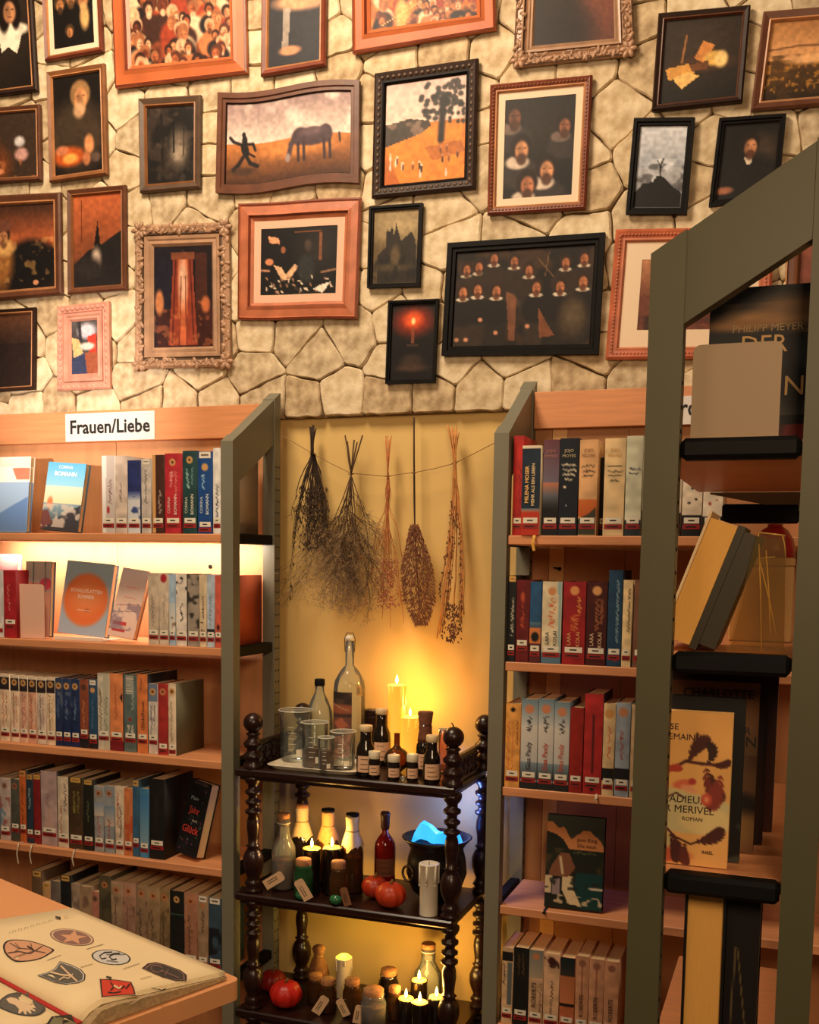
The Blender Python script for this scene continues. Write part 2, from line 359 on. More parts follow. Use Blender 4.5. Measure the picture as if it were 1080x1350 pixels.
def picture(label, quad, fw, col, paint, lip='lip', mw=0, mcol='cream', prof='plain', wave=0, carve=None, bg=(20, 15, 12), inner=None):
    TL, TR_, BR, BL = [on_y(p[0], p[1], YF)[[0, 2]] for p in quad]
    W = (np.linalg.norm(TR_-TL)+np.linalg.norm(BR-BL))/2; H = (np.linalg.norm(BL-TL)+np.linalg.norm(BR-TR_))/2
    ctr = (TL+TR_+BR+BL)/4; sp = mpp((ctr[0], YF, ctr[1]))
    fwm = fw*sp*1.02; mwm = mw*sp
    def Q(s, t, y=0.0):
        s = np.asarray(s, float); t = np.asarray(t, float)
        p = (1-t)[..., None]*((1-s)[..., None]*TL+s[..., None]*TR_)+t[..., None]*((1-s)[..., None]*BL+s[..., None]*BR)
        if wave: p = p+np.stack([0*s, -wave*np.sin(2*PI*(s*1.0))], -1)
        return np.stack([p[..., 0], np.zeros_like(s)+YF-y, p[..., 1]], -1)
    o = thing('picture_frame', label, 'picture', (ctr[0], YF, ctr[1]))
    ns = 14 if wave else 4
    def loop(d, h):
        a = d/W; b = d/H; s = []; t = []
        for i in range(ns): s.append(a+(1-2*a)*i/ns); t.append(b)
        for i in range(ns): s.append(1-a); t.append(b+(1-2*b)*i/ns)
        for i in range(ns): s.append(1-a-(1-2*a)*i/ns); t.append(1-b)
        for i in range(ns): s.append(a); t.append(1-b-(1-2*b)*i/ns)
        return Q(s, t, h)
    m = MB(); L = PROF[prof]; n = 4*ns; vs = []; 
    for (d, h, k) in L: vs += list(loop(d*fwm, h))
    for j in range(len(L)-1):
        m.mi = L[j][2]; m.add(vs[j*n:(j+2)*n], [(i, (i+1) % n, (i+1) % n+n, i+n) for i in range(n)])
    m.build('moulding', [FR[col], FR[lip]], o, recalc=True)
    d = fwm
    if inner:                                 # a second, inner moulding
        m = MB(); iw = inner[0]*sp; vs = []
        for (e, h) in ((0, .004), (0, .011), (.3, .010), (.45, .007), (.75, .009), (1, .003)): vs += list(loop(d+e*iw, h))
        m.add(vs, [(j*n+i, j*n+(i+1) % n, (j+1)*n+(i+1) % n, (j+1)*n+i) for j in range(5) for i in range(n)])
        m.build('inner_moulding', FR[inner[1]], o); d += iw
    if mw:
        m = MB(); vs = list(loop(d*.98, .004))+list(loop(d+mwm, .004))+list(loop(d+mwm, .0025)); m.add(vs, [(j*n+i, j*n+(i+1) % n, (j+1)*n+(i+1) % n, (j+1)*n+i) for j in range(2) for i in range(n)])
        m.build('mat_board', MATB[mcol], o); d += mwm
    if carve:                                 # carved ornament along the moulding
        m = MB(); r = random.Random(int(TL[0]*1000)); step = carve[0]*sp; rad = carve[1]*sp
        for (sa, ta, sb, tb) in ((0, 0, 1, 0), (1, 0, 1, 1), (1, 1, 0, 1), (0, 1, 0, 0)):
            ln = W if ta == tb else H; k = max(3, int(ln/step)); da = fwm*.45/W; db = fwm*.45/H
            for i in range(k):
                u = (i+.5)/k; s = da+(1-2*da)*(sa+(sb-sa)*u); t = db+(1-2*db)*(ta+(tb-ta)*u); p = Q(np.array(s), np.array(t), .011)
                if carve[2] == 'scroll':
                    for q in range(2):
                        a = r.random()*6.3; m.ell((p[0]+math.cos(a)*rad*.7, p[1], p[2]+math.sin(a)*rad*.7), (rad*(.5+r.random()*.5), .005, rad*.42), 8, 6, Matrix.Rotation(r.random()*3, 3, 'Y'))
                    m.tube([(p[0]+math.cos(b)*rad*(1.1-.1*b), p[1]-.001, p[2]+math.sin(b)*rad*(1.1-.1*b)) for b in np.linspace(a, a+4.2, 8)], .0018, 5)
                else:
                    v = (sb-sa != 0); m.ell(p, ((rad, .004, rad*.8) if v else (rad*.8, .004, rad)), 8, 6)
            p = Q(np.array(da if sa < .5 else 1-da), np.array(db if ta < .5 else 1-db), .011)
            if carve[2] == 'scroll':
                for q in range(6): a = q*PI/3; m.ell((p[0]+math.cos(a)*rad, p[1]-.001, p[2]+math.sin(a)*rad), (rad*.9, .006, rad*.5), 8, 6, Matrix.Rotation(-a, 3, 'Y'))
        m.build('carving', FR[carve[3] if len(carve) > 3 else col], o)
    a, b = d*.97/W, d*.97/H
    P = Pic(W-2*d, H-2*d, .0028, bg); paint(P)
    P.noise(.10, 26)
    P.mesh('canvas', lambda s, t: Q(a+(1-2*a)*s, b+(1-2*b)*t, .0028), CANVAS, o, local=False)
    return o
SK = (206, 142, 98)
def pt_clerk(P): P.ell(.5, .45, .5, .5, (52, 40, 32), soft=1.2).ell(.72, .55, .22, .06, (230, 214, 190), soft=.3).poly([(.62, .56), (.92, .56), (.84, .74), (.74, .68), (.66, .72)], (236, 220, 196)).ell(.70, .42, .06, .15, (28, 18, 14), soft=.3).ell(.84, .42, .05, .13, (28, 18, 14), soft=.3).head(.76, .40, .085, (196, 134, 92), (30, 20, 16), look=.3)
def pt_three(P):
    for x, y, r, b in ((.18, .3, .10, (60, 40, 24)), (.45, .2, .12, (90, 60, 36)), (.75, .25, .13, (190, 150, 100)), (.4, .75, .08, None)): P.head(x, y, r, (190, 124, 76), (70, 50, 30), b)
    P.ell(.78, .55, .09, .2, (206, 160, 100), soft=.6)
def pt_crowd(P, base=(150, 74, 40), n=75, seed=3, r0=.055):
    r = random.Random(seed); P.noise(.5, 8)
    for i in range(n):
        y = (i+.5)/n*1.05; x = r.random(); q = r0*(.8+r.random()*.5)
        c = r.choice(((206, 120, 74), (224, 150, 100), (182, 94, 54), (120, 54, 34), (236, 176, 130))); bd = r.choice(((150, 56, 32), (60, 32, 24), (190, 112, 66), (34, 24, 22), (226, 190, 150)))
        P.head(x, y, q, c, r.choice(((90, 44, 26), (150, 90, 56), (50, 26, 18), (210, 160, 120))), r.choice((None, (220, 180, 140), (90, 50, 30))), None, bd, r.uniform(-.8, .8))
def pt_dark_lady(P): P.ell(.5, .75, .42, .5, (36, 34, 40), soft=.5).ell(.62, .4, .3, .08, (206, 150, 110), soft=.6).head(.62, .22, .12, (214, 150, 110), (70, 40, 24)).poly([(.28, .45), (.42, .45), (.38, .85), (.26, .84)], (176, 158, 140), .8).ell(.42, .86, .12, .045, (208, 140, 100), soft=.5)
def pt_market(P):
    pt_crowd(P, n=46, seed=9, r0=.07); P.ell(.3, .75, .15, .25, (226, 172, 104), soft=.6).blot(7, .62, (216, 140, 60), a=.6).line([(.1, .95), (.45, .6)], .01, (240, 190, 120)).line([(.35, .9), (.55, .5)], .008, (120, 60, 30))
def pt_umber(P): P.noise(.4, 4).ell(.85, .5, .3, .7, (110, 58, 40), soft=1.2).ell(.3, .8, .5, .3, (30, 20, 18), soft=1)
def pt_papers(P): P.ell(.5, .3, .6, .4, (60, 46, 34), soft=1.6).ell(.55, .55, .38, .10, (70, 46, 30), soft=.6).poly([(.42, .48), (.52, .28), (.68, .34), (.56, .55)], (206, 132, 66)).ell(.68, .50, .13, .09, (232, 180, 90), soft=.4).ell(.77, .52, .08, .10, (244, 206, 130), soft=.5).poly([(.05, .58), (.35, .54), (.45, .66), (.1, .72)], (222, 158, 76)).poly([(.15, .70), (.36, .64), (.5, .70), (.28, .84)], (240, 190, 110)).poly([(.36, .56), (.62, .52), (.6, .62), (.4, .64)], (110, 66, 38)).line([(.26, .52), (.3, .2)], .015, (170, 110, 60))
def pt_glade(P): P.vgrad(0, .5, (176, 120, 70), (232, 168, 110)).vgrad(.5, 1, (120, 80, 36), (40, 28, 16)).blot(9, .5, (70, 48, 26), .2, .7, .42, 1).line([(0, .36), (.4, .32), (1, .34)], .015, (110, 74, 46)).ell(.6, .5, .3, .06, (240, 180, 120), soft=.8).blot(22, .62, (220, 150, 60), .1, .6, .55, .9)
def pt_scholar(P): P.ell(.45, .8, .35, .3, (110, 58, 30), soft=.6).ell(.45, .55, .16, .3, (80, 48, 30), soft=.7).head(.42, .32, .10, (216, 150, 104), (120, 36, 28), (200, 160, 120)).ell(.42, .20, .10, .06, (150, 44, 30), soft=.4).ell(.78, .45, .10, .08, (210, 200, 200), soft=.6).ell(.8, .65, .13, .10, (200, 150, 140), soft=.6).ell(.5, .9, .12, .05, (220, 150, 110), soft=.6).blot(9, .62, (200, 120, 70), a=.5, ymin=.7)
def pt_alchemist(P): P.ell(.48, .62, .36, .36, (62, 48, 36), soft=.5).head(.56, .22, .11, (206, 140, 92), (150, 110, 70), (170, 126, 84)).ell(.53, .36, .07, .08, (196, 150, 110), soft=.6).ell(.3, .82, .2, .10, (190, 84, 34), soft=.5).ell(.32, .84, .09, .05, (246, 170, 80), soft=.7).ell(.72, .72, .06, .10, (212, 140, 90), soft=.5).ell(.66, .86, .05, .07, (180, 110, 70), soft=.5).ell(.15, .75, .08, .05, (200, 120, 80), soft=.6).ell(.85, .86, .06, .05, (90, 70, 60), soft=.5)
def pt_wood(P): P.blot(5, .5, (58, 46, 38), a=.8).ell(.68, .55, .13, .22, (120, 104, 88), soft=1.2).ell(.66, .62, .10, .10, (150, 132, 112), soft=1).line([(.78, .2), (.77, .65)], .012, (40, 30, 24)).line([(.55, .1), (.57, .6)], .02, (22, 18, 16)).line([(.3, .1), (.33, .8)], .03, (30, 24, 20)).blot(12, .6, (80, 66, 54), .2, .5)
def pt_horse(P):
    P.vgrad(0, .5, (150, 122, 118), (222, 198, 182)).blot(4, .5, (236, 216, 200), .3, .7, 0, .5).vgrad(.5, 1, (196, 120, 60), (70, 42, 28)).ell(.6, .62, .5, .10, (208, 130, 66), soft=1)
    b = (74, 56, 60); P.ell(.70, .52, .22, .115, b, soft=.2).ell(.60, .50, .12, .11, b, soft=.25).ell(.80, .50, .10, .115, b, soft=.25)
    P.line([(.58, .46), (.53, .58), (.515, .70)], .05, b).ell(.505, .74, .035, .055, (150, 130, 126), soft=.4)
    for x in (.585, .63, .79, .835): P.line([(x, .58), (x+.005, .80)], .028, (58, 42, 44))
    P.line([(.91, .5), (.915, .6)], .02, (50, 36, 36)); P.ell(.7, .46, .16, .05, (104, 80, 84), soft=.8)
    k = (26, 20, 20); P.ell(.155, .57, .10, .055, k, rot=70).ell(.142, .38, .028, .035, k).ell(.15, .46, .042, .07, k).line([(.12, .5), (.06, .47), (.03, .42)], .028, k).line([(.16, .5), (.22, .50), (.24, .58)], .026, k).line([(.14, .66), (.10, .76), (.06, .82)], .036, k).line([(.17, .66), (.20, .74), (.26, .78)], .036, k).line([(.19, .62), (.235, .66)], .02, k).ell(.14, .84, .2, .05, (56, 40, 30), soft=.8, a=.7)
def pt_harvest(P):
    P.vgrad(0, .42, (214, 178, 166), (236, 200, 180)).vgrad(.42, 1, (206, 122, 50), (190, 96, 34)).poly([(0, .40), (.3, .36), (.55, .40), (.6, .50), (.0, .62)], (64, 54, 46)).blot(12, .55, (150, 120, 100), .15, .7, .40, .55)
    P.poly([(0, .62), (.45, .52), (.6, .44), (.95, .46), (1, 1), (.2, 1)], (222, 132, 48)); P.line([(.70, .60), (.72, .2)], .05, (36, 28, 24))
    for q in range(60): a = random.random()*6.28; d = random.random(); P.ell(.72+math.cos(a)*.32*d, .22+math.sin(a)*.22*d, .03, .025, (34, 32, 28), soft=.5, a=.85)
    for q in range(30): P.ell(.8+random.random()*.2, .05+random.random()*.4, .02, .02, (60, 50, 46), soft=.6)
    for q in range(16): x = .05+random.random()*.9; y = .66+random.random()*.28; P.ell(x, y, .012, .035, random.choice(((60, 40, 34), (236, 214, 190), (120, 70, 40))), soft=.5).ell(x, y-.04, .01, .012, (236, 200, 170))
    P.poly([(.5, .66), (.95, .62), (1, .74), (.6, .80)], (150, 80, 36), .6)
def pt_heads(P):
    P.ell(.5, .3, .7, .3, (38, 30, 26), soft=1.5)
    for x, y, r, c in ((.14, .17, .09, (120, 76, 54)), (.85, .30, .08, (150, 92, 66)), (.25, .50, .10, SK), (.62, .72, .10, SK), (.35, .86, .10, (186, 116, 80))): P.ell(x, y+r*2.6, r*2.2, r*1.5, (50, 42, 40), soft=.3).ell(x-.05, y+r*1.35, r*1.25, r*.7, (206, 184, 164) if y > .4 else (110, 90, 80), soft=.35).head(x, y, r, c, (34, 22, 16), (70, 42, 28))
def pt_fog(P): P.vgrad(0, .45, (206, 206, 212), (176, 178, 186)).vgrad(.45, 1, (186, 186, 192), (120, 118, 122)).poly([(0, .45), (.25, .28), (.5, .44), (.8, .34), (1, .45), (1, .5), (0, .5)], (150, 154, 166), .6).blot(6, .55, (226, 226, 228), .2, .8, .4, .85).blot(8, .62, (74, 72, 74), .15, .8, .45, .8).poly([(0, .80), (.15, .70), (.35, .68), (.45, .60), (.6, .62), (.75, .72), (1, .82), (1, 1), (0, 1)], (20, 18, 18)).line([(.52, .66), (.5, .48), (.55, .40)], .016, (24, 20, 20)).line([(.51, .5), (.43, .42)], .008, (24, 20, 20)).line([(.51, .52), (.6, .46)], .008, (24, 20, 20))
def pt_man(P): P.ell(.75, .35, .2, .2, (64, 50, 38), soft=1).ell(.5, .75, .36, .36, (26, 24, 22), soft=.4).poly([(.42, .45), (.56, .43), (.58, .52), (.5, .56)], (210, 190, 165)).head(.50, .30, .115, (206, 140, 98), (30, 20, 14), (80, 46, 30), look=.6).ell(.12, .88, .12, .05, (160, 100, 74), soft=.6)
def pt_turban(P): P.vgrad(0, .45, (60, 38, 28), (190, 96, 56)).vgrad(.45, .55, (190, 96, 56), (70, 40, 28)).ell(.75, .75, .4, .34, (26, 22, 22), soft=.3).ell(.42, .62, .20, .36, (150, 96, 48), soft=.6).ell(.48, .5, .13, .1, (212, 160, 96), soft=.6).head(.46, .36, .09, (200, 132, 88), (60, 40, 30), (120, 80, 50)).ell(.47, .24, .12, .07, (112, 66, 50), soft=.4).ell(.80, .93, .04, .03, (220, 150, 110)).blot(10, .6, (214, 160, 90), .15, .5, .4, .9)
def pt_hooded(P): P.vgrad(0, 1, (196, 100, 56), (90, 52, 36)).blot(3, .5, (160, 78, 44), .3, .6).line([(.17, .05), (.16, .5)], .008, (90, 44, 26)).poly([(0, .75), (.3, .6), (.55, .55), (1, .4), (1, 1), (0, 1)], (34, 30, 30)).poly([(.38, .72), (.44, .48), (.50, .28), (.54, .48), (.58, .70)], (26, 22, 22)).ell(.47, .70, .06, .12, (196, 170, 150), soft=.9).ell(.3, .8, .2, .12, (44, 38, 36), soft=.7)
def pt_robe(P): P.ell(.15, .5, .2, .6, (30, 28, 40), soft=1).rect(.72, .08, .9, .62, (90, 44, 30), .6).rect(.05, .62, 1, 1, (70, 30, 22), .7).poly([(.34, .12), (.66, .12), (.74, .98), (.26, .98)], (140, 58, 38)).poly([(.42, .12), (.58, .12), (.57, .98), (.43, .98)], (186, 92, 56)).ell(.5, .36, .05, .24, (220, 170, 140), soft=.8).line([(.38, .12), (.32, .95)], .012, (84, 34, 26)).line([(.62, .12), (.68, .95)], .012, (84, 34, 26)).line([(.47, .3), (.44, .97)], .008, (110, 46, 32)).line([(.54, .3), (.56, .97)], .008, (110, 46, 32)).rect(.3, .07, .7, .13, (120, 66, 44)).ell(.1, .55, .05, .12, (190, 120, 76), soft=.5).ell(.88, .58, .05, .08, (180, 100, 60), soft=.5).blot(16, .6, (206, 120, 70), .12, .4, .55, .98)
def pt_study(P): P.ell(.75, .35, .3, .3, (40, 34, 32), soft=1.2).poly([(.1, .12), (.24, .15), (.25, .24), (.12, .22)], (226, 150, 110)).ell(.3, .33, .04, .05, (150, 90, 60)).ell(.12, .5, .07, .05, (206, 130, 90)).poly([(.18, .55), (.28, .58), (.34, .7), (.45, .54), (.5, .58), (.38, .78), (.28, .76)], (216, 170, 130)).line([(.0, .62), (.12, .63)], .02, (190, 130, 100)).rect(.76, .1, .8, .5, (150, 90, 56), .8).line([(.45, .08), (.78, .08)], .008, (120, 70, 44)).ell(.62, .28, .06, .08, (70, 56, 48), soft=.6).ell(.6, .62, .14, .2, (44, 44, 44), soft=.5)
def _st2(P):
    pt_study(P)
    for q in range(40): P.ell(.05+random.random()*.9, .72+random.random()*.25, .03, .012, random.choice(((220, 196, 170), (150, 110, 84), (60, 50, 44))), rot=random.random()*90, soft=.4)
    P.poly([(.7, .92), (.8, .86), (.92, .82), (.82, .98)], (236, 220, 200)).line([(.8, .68), (.98, .64)], .02, (150, 110, 84))
def pt_ruin(P): P.vgrad(0, .7, (120, 100, 66), (96, 76, 48)).ell(.6, .2, .4, .2, (170, 146, 106), soft=1.4).poly([(.3, .22), (.35, .3), (.42, .2), (.46, .35), (.5, .18), (.62, .42), (.75, .35), (.85, .3), (.95, .42), (1, 1), (.1, 1), (.1, .6), (.28, .5)], (40, 32, 24)).ell(.5, .62, .07, .14, (90, 72, 50), soft=.8).ell(.45, .78, .3, .05, (70, 58, 38), soft=1).blot(10, .6, (20, 16, 14), a=.6, ymin=.6)
def pt_candle(P): P.ell(.5, .22, .22, .15, (196, 60, 26), soft=1.5).ell(.5, .20, .11, .09, (240, 96, 40), soft=1.2).ell(.5, .22, .028, .045, (255, 226, 150), soft=.6).rect(.475, .30, .53, .52, (150, 80, 54), .7).line([(.38, .54), (.62, .54)], .015, (80, 56, 44)).ell(.5, .75, .16, .09, (54, 40, 32), soft=.8).ell(.5, .84, .22, .05, (70, 50, 38), soft=1)
def pt_guild(P):
    P.blot(6, .5, (70, 46, 28), a=.7)
    for x, y in ((.08, .28), (.17, .26), (.31, .34), (.43, .24), (.54, .34), (.80, .26), (.93, .24)): P.ell(x, y+.16, .11, .22, random.choice(((70, 52, 38), (92, 64, 42), (62, 52, 46))), soft=.3)
    for x, y in ((.06, .55), (.17, .54), (.31, .56), (.60, .54), (.77, .54), (.93, .5)): P.ell(x, y+.22, .12, .30, random.choice(((36, 29, 25), (50, 38, 30), (70, 52, 38))), soft=.3)
    for x, y in ((.08, .18), (.17, .16), (.31, .24), (.43, .12), (.54, .22), (.80, .16), (.93, .13), (.28, .08)): P.head(x, y, .056, (186, 112, 72), (46, 28, 18), (84, 46, 28), (206, 190, 168), (46, 34, 26))
    for x, y in ((.06, .42), (.17, .40), (.31, .42), (.60, .40), (.77, .40), (.93, .36)): P.head(x, y, .062, (194, 120, 78), (46, 28, 18), (90, 50, 30), (214, 198, 176), (26, 20, 18))
    P.ell(.87, .72, .16, .22, (60, 46, 32), soft=.5).ell(.87, .7, .1, .13, (90, 74, 54), soft=1).poly([(.38, .42), (.46, .5), (.46, .95), (.42, .95)], (130, 80, 54), .8).poly([(.62, .6), (.70, .8), (.75, .9), (.64, .92)], (120, 70, 44))
    for x, y in ((.32, .86), (.55, .80), (.20, .72), (.1, .93), (.03, .93)): P.ell(x, y, .025, .022, (206, 140, 104), soft=.5)
    P.line([(.6, .1), (.72, .3)], .008, (110, 80, 50)).line([(.68, .05), (.66, .28)], .008, (110, 80, 50))
def pt_small(P): P.vgrad(0, .4, (90, 84, 84), (60, 54, 58)).ell(.6, .2, .2, .14, (200, 196, 206), soft=.6).poly([(.0, .3), (.3, .35), (.45, .6), (.1, .7)], (214, 176, 120)).poly([(.6, .3), (.95, .25), (.95, .6), (.7, .65)], (190, 60, 44)).ell(.6, .48, .16, .07, (210, 200, 190), soft=.5).poly([(0, .7), (.5, .6), (.6, 1), (0, 1)], (52, 60, 90)).poly([(.5, .6), (1, .6), (1, 1), (.6, 1)], (150, 80, 56)).line([(.3, .0), (.35, .35)], .05, (50, 46, 52))
def pt_monk(P): P.vgrad(0, .4, (96, 60, 40), (50, 34, 28)).ell(.4, .7, .34, .4, (36, 28, 26), soft=.6).head(.38, .32, .09, (170, 110, 80), (70, 50, 40), (150, 116, 90)).ell(.37, .48, .05, .1, (170, 136, 108), soft=.6).ell(.45, .63, .03, .025, (190, 130, 96)).ell(.1, .47, .03, .025, (190, 130, 96))
def pt_room(P): P.vgrad(0, .5, (190, 130, 90), (120, 70, 50)).rect(.3, .45, .8, .9, (90, 44, 34)).ell(.5, .35, .2, .14, (226, 180, 136), soft=.8).blot(6, .55, (50, 34, 30), .2, .8, .5, 1)
def pt_brown(P): P.vgrad(0, 1, (120, 66, 50), (90, 50, 40)).noise(.2, 5)
Q4 = lambda a, b, c, d: (a, b, c, d)
picture('dark portrait of a clerk in white collar, cut by upper left corner', Q4((-75, -60), (41, -66), (52, 121), (-75, 138)), 9, 'dark', pt_clerk)
picture('small framed painting of three lit faces with pale mat board', Q4((57, -30), (133, -40), (138, 69), (62, 83)), 7, 'red', pt_three, mw=7)
picture('largest pine-framed painting of an orange crowd of faces, top left', Q4((148, -60), (325, -60), (328, 98), (155, 118)), 25, 'pine', pt_crowd, prof='wide', lip='red', bg=(130, 60, 34))
picture('narrow dark portrait of woman in black holding pale glove', Q4((348, -60), (433, -64), (431, 88), (346, 103)), 10, 'red', pt_dark_lady, bg=(24, 18, 16))
picture('pine-framed golden market scene at top centre of the wall', Q4((466, -60), (653, -64), (655, 41), (467, 73)), 25, 'pine', pt_market, prof='wide', lip='red', bg=(170, 96, 46))
picture('silver carved frame around a plain umber painting, top right', Q4((686, -60), (832, -64), (838, 74), (678, 91)), 16, 'silver', pt_umber, prof='wide', lip='bronze', inner=(9, 'silver'), carve=(11, 6.5, 'scroll', 'silver'), bg=(48, 30, 24))
picture('dark still life of open books and papers in black frame', Q4((869, 20), (990, 9), (979, 136), (860, 149)), 9, 'dark', pt_papers, lip='brown', bg=(28, 22, 18))
picture('brown framed golden meadow landscape at upper right edge', Q4((1007, 18), (1130, 8), (1120, 138), (990, 149)), 13, 'brown', pt_glade, bg=(120, 80, 40))
picture('painting of bearded man in red cap, cut by left edge', Q4((-60, 148), (55, 139), (57, 239), (-60, 246)), 7, 'brown', pt_scholar, bg=(60, 44, 34))
picture('tall painting of grey-bearded alchemist over glowing flask', Q4((64, 97), (140, 85), (144, 231), (68, 242)), 8, 'gold', pt_alchemist, bg=(24, 18, 14))
picture('small painting of a dim forest in bronze frame', Q4((185, 132), (267, 127), (266, 249), (187, 256)), 11, 'bronze', pt_wood, lip='gold', bg=(26, 22, 20))
picture('wavy brown frame with grazing horse and dark rearing figure', Q4((290, 124), (476, 108), (475, 243), (287, 256)), 13, 'brown', pt_horse, lip='dark', wave=.0075, prof='box', bg=(180, 140, 120))
picture('black patterned frame with orange harvest fields and tree', Q4((496, 99), (632, 79), (628, 250), (492, 263)), 16, 'dark', pt_harvest, lip='black', carve=(9, 3.2, 'bead', 'bronze'), bg=(200, 120, 60))
picture('red-brown frame with five dark-haired heads and cream mat', Q4((648, 114), (782, 101), (773, 277), (644, 285)), 11, 'red', pt_heads, mw=9, carve=(5, 1.8, 'bead', 'gold'), bg=(24, 20, 18))
picture('black framed misty mountain view above dark rocks', Q4((837, 158), (917, 157), (906, 284), (826, 284)), 9, 'black', pt_fog, lip='black', prof='box', bg=(180, 180, 186))
picture('black framed portrait of bearded man partly behind green brace', Q4((949, 158), (1037, 152), (1026, 264), (935, 274)), 8, 'black', pt_man, lip='dark', prof='box', bg=(22, 18, 16))
picture('painting of turbaned old man under orange sky, left edge', Q4((-60, 262), (82, 255), (84, 389), (-60, 402)), 12, 'brown', pt_turban, bg=(50, 34, 26))
picture('small painting of dark pointed spire before orange wall', Q4((91, 252), (168, 245), (169, 383), (92, 389)), 8, 'brown', pt_hooded, lip='gold', bg=(150, 80, 50))
picture('tall carved gilt frame around long rust-red drapery in dark room', Q4((181, 299), (304, 294), (306, 484), (181, 487)), 14, 'silver', pt_robe, lip='bronze', inner=(13, 'silver'), carve=(10, 6.5, 'scroll', 'silver'), bg=(28, 18, 22))
picture('wide rosewood frame with dark study scene and pinkish mat', Q4((317, 270), (478, 262), (472, 421), (316, 422)), 22, 'rose', _st2, lip='red', mw=10, mcol='pinkm', prof='wide', wave=.0015, bg=(20, 18, 18))
picture('small black frame with gothic ruin in brown mist', Q4((489, 274), (559, 269), (555, 379), (486, 381)), 6, 'black', pt_ruin, lip='dark', prof='box', bg=(80, 64, 44))
picture('black framed painting of single red candle flame', Q4((514, 398), (580, 395), (575, 505), (510, 507)), 5, 'black', pt_candle, lip='black', prof='box', bg=(16, 12, 12))
picture('large black framed group portrait of men in white ruffs', Q4((592, 322), (799, 308), (790, 468), (584, 470)), 13, 'black', pt_guild, lip='black', prof='box', bg=(28, 20, 16))
picture('carved red frame with wide cream mat behind green post', Q4((813, 304), (1022, 300), (1013, 473), (799, 475)), 16, 'carved', pt_room, lip='rose', mw=22, carve=(5, 2.2, 'bead', 'rose'), bg=(110, 60, 44))
picture('reddish brown frame at right edge under the slanted brace', Q4((1040, 285), (1190, 280), (1180, 480), (1030, 480)), 18, 'brown', pt_brown, prof='wide', bg=(120, 70, 50))
picture('dark painting of bearded monk, lowest at the left edge', Q4((-60, 413), (49, 406), (48, 514), (-60, 521)), 6, 'dark', pt_monk, bg=(40, 28, 24))
picture('smallest picture in a pink carved gilt frame, lower left', Q4((78, 405), (146, 398), (148, 513), (78, 516)), 11, 'pink', pt_small, lip='pink', inner=(10, 'pink'), carve=(9, 3.6, 'bead', 'pink'), bg=(80, 70, 70))
# ================================================================== BOOKCASES
YFR, YRE = -.324, -.054                      # front and rear of the wall bookcases
ZS = [1.616, 1.314, 1.008, .712, .41, .11]   # shelf heights
def end_frame(o, x0, x1, y0, y1, zf, zr, dep=.036, shelves=ZS, holes=None, z0=0.0, brz=.125):
    """steel end frame of a bookcase: front post, rear post, slanted brace, dark shelf end caps"""
    def ztop(y): return zf+(zr-zf)*(y-y0)/(y1-y0)
    def post(ya, yb): MB().hexa([(x0, ya, z0), (x1, ya, z0), (x1, yb, z0), (x0, yb, z0), (x0, ya, ztop(ya)), (x1, ya, ztop(ya)), (x1, yb, ztop(yb)), (x0, yb, ztop(yb))]).build('post', STEEL, o)
    post(y0, y0+dep); post(y1-dep, y1)
    e = .0025; ya, yb = y0+dep, y1-dep; xa, xb = x0+e, x1-e; h = brz
    MB().hexa([(xa, ya, ztop(ya)-h), (xb, ya, ztop(ya)-h), (xb, yb, ztop(yb)-h), (xa, yb, ztop(yb)-h), (xa, ya, ztop(ya)-.003), (xb, ya, ztop(ya)-.003), (xb, yb, ztop(yb)-.003), (xa, yb, ztop(yb)-.003)]).build('brace', STEEL, o)
    if holes:
        m = MB(); 
        for sx in holes:
            z = z0+.05
            while z < zr-.2:
                for yy in (y1-dep+.010, y1-dep+.026): m.lathe([(.0026, -.0006), (.0026, .0006)], (sx, yy, z), 8, (1, 0, 0), smooth=False)
                z += .032
        m.build('perforation', BLACK, o, kind='stuff')
def bookcase(label, x0, x1, side):
    o = thing('bookcase', label, 'bookcase', ((x0+x1)/2, YFR, 0)); pw = .036
    end_frame(o, x0, x0+pw, YFR, YRE, 1.856, 2.018, holes=(x0+pw+.0004,))
    end_frame(o, x1-pw, x1, YFR, YRE, 1.856, 2.018, holes=(x1+.0004, x1-pw-.0004))
    a, b = x0+pw+.002, x1-pw-.002
    for z in ZS: MB().box(a, b, YFR+.004, YRE-.03, z-.022, z, .002).build('shelf', WOOD, o)
    for z in ZS: MB().box((x1-pw+.004 if side > 0 else x0+.004), (x1-.004 if side > 0 else x0+pw-.004), YFR+.037, YRE-.037, z-.025, z+.003, .003).build('end_cap', BLACK, o)
    MB().box(a, b, YRE-.036, YRE-.018, 1.893, 1.985, .0015).build('header_board', WOOD, o)
    k = 4 if side < 0 else 2
    edges = np.linspace(a, b, k+1) if side > 0 else [a, a+.045, a+.085, a+.24, b]
    tones = [BACKW, mat('amber_back_panel', (176, 120, 76), .6, 0, .1, 4, 0), mat('pale_back_panel', (222, 170, 112), .6, 0, .1, 4, 0)]
    for i in range(len(edges)-1): MB().box(edges[i]+.0008, edges[i+1]-.0008, YRE-.018, YRE-.010, .10, 1.90).build('back_panel', BACKW if side > 0 else tones[(1, 2, 1, 1)[i]], o)
    return o
lcase = bookcase('beech bookcase with steel end frame, left of the dried herbs', -1.93, -.856, 1)
rcase = bookcase('beech bookcase right of the dried herbs, partly behind the near shelf unit', -.154, .80, -1)

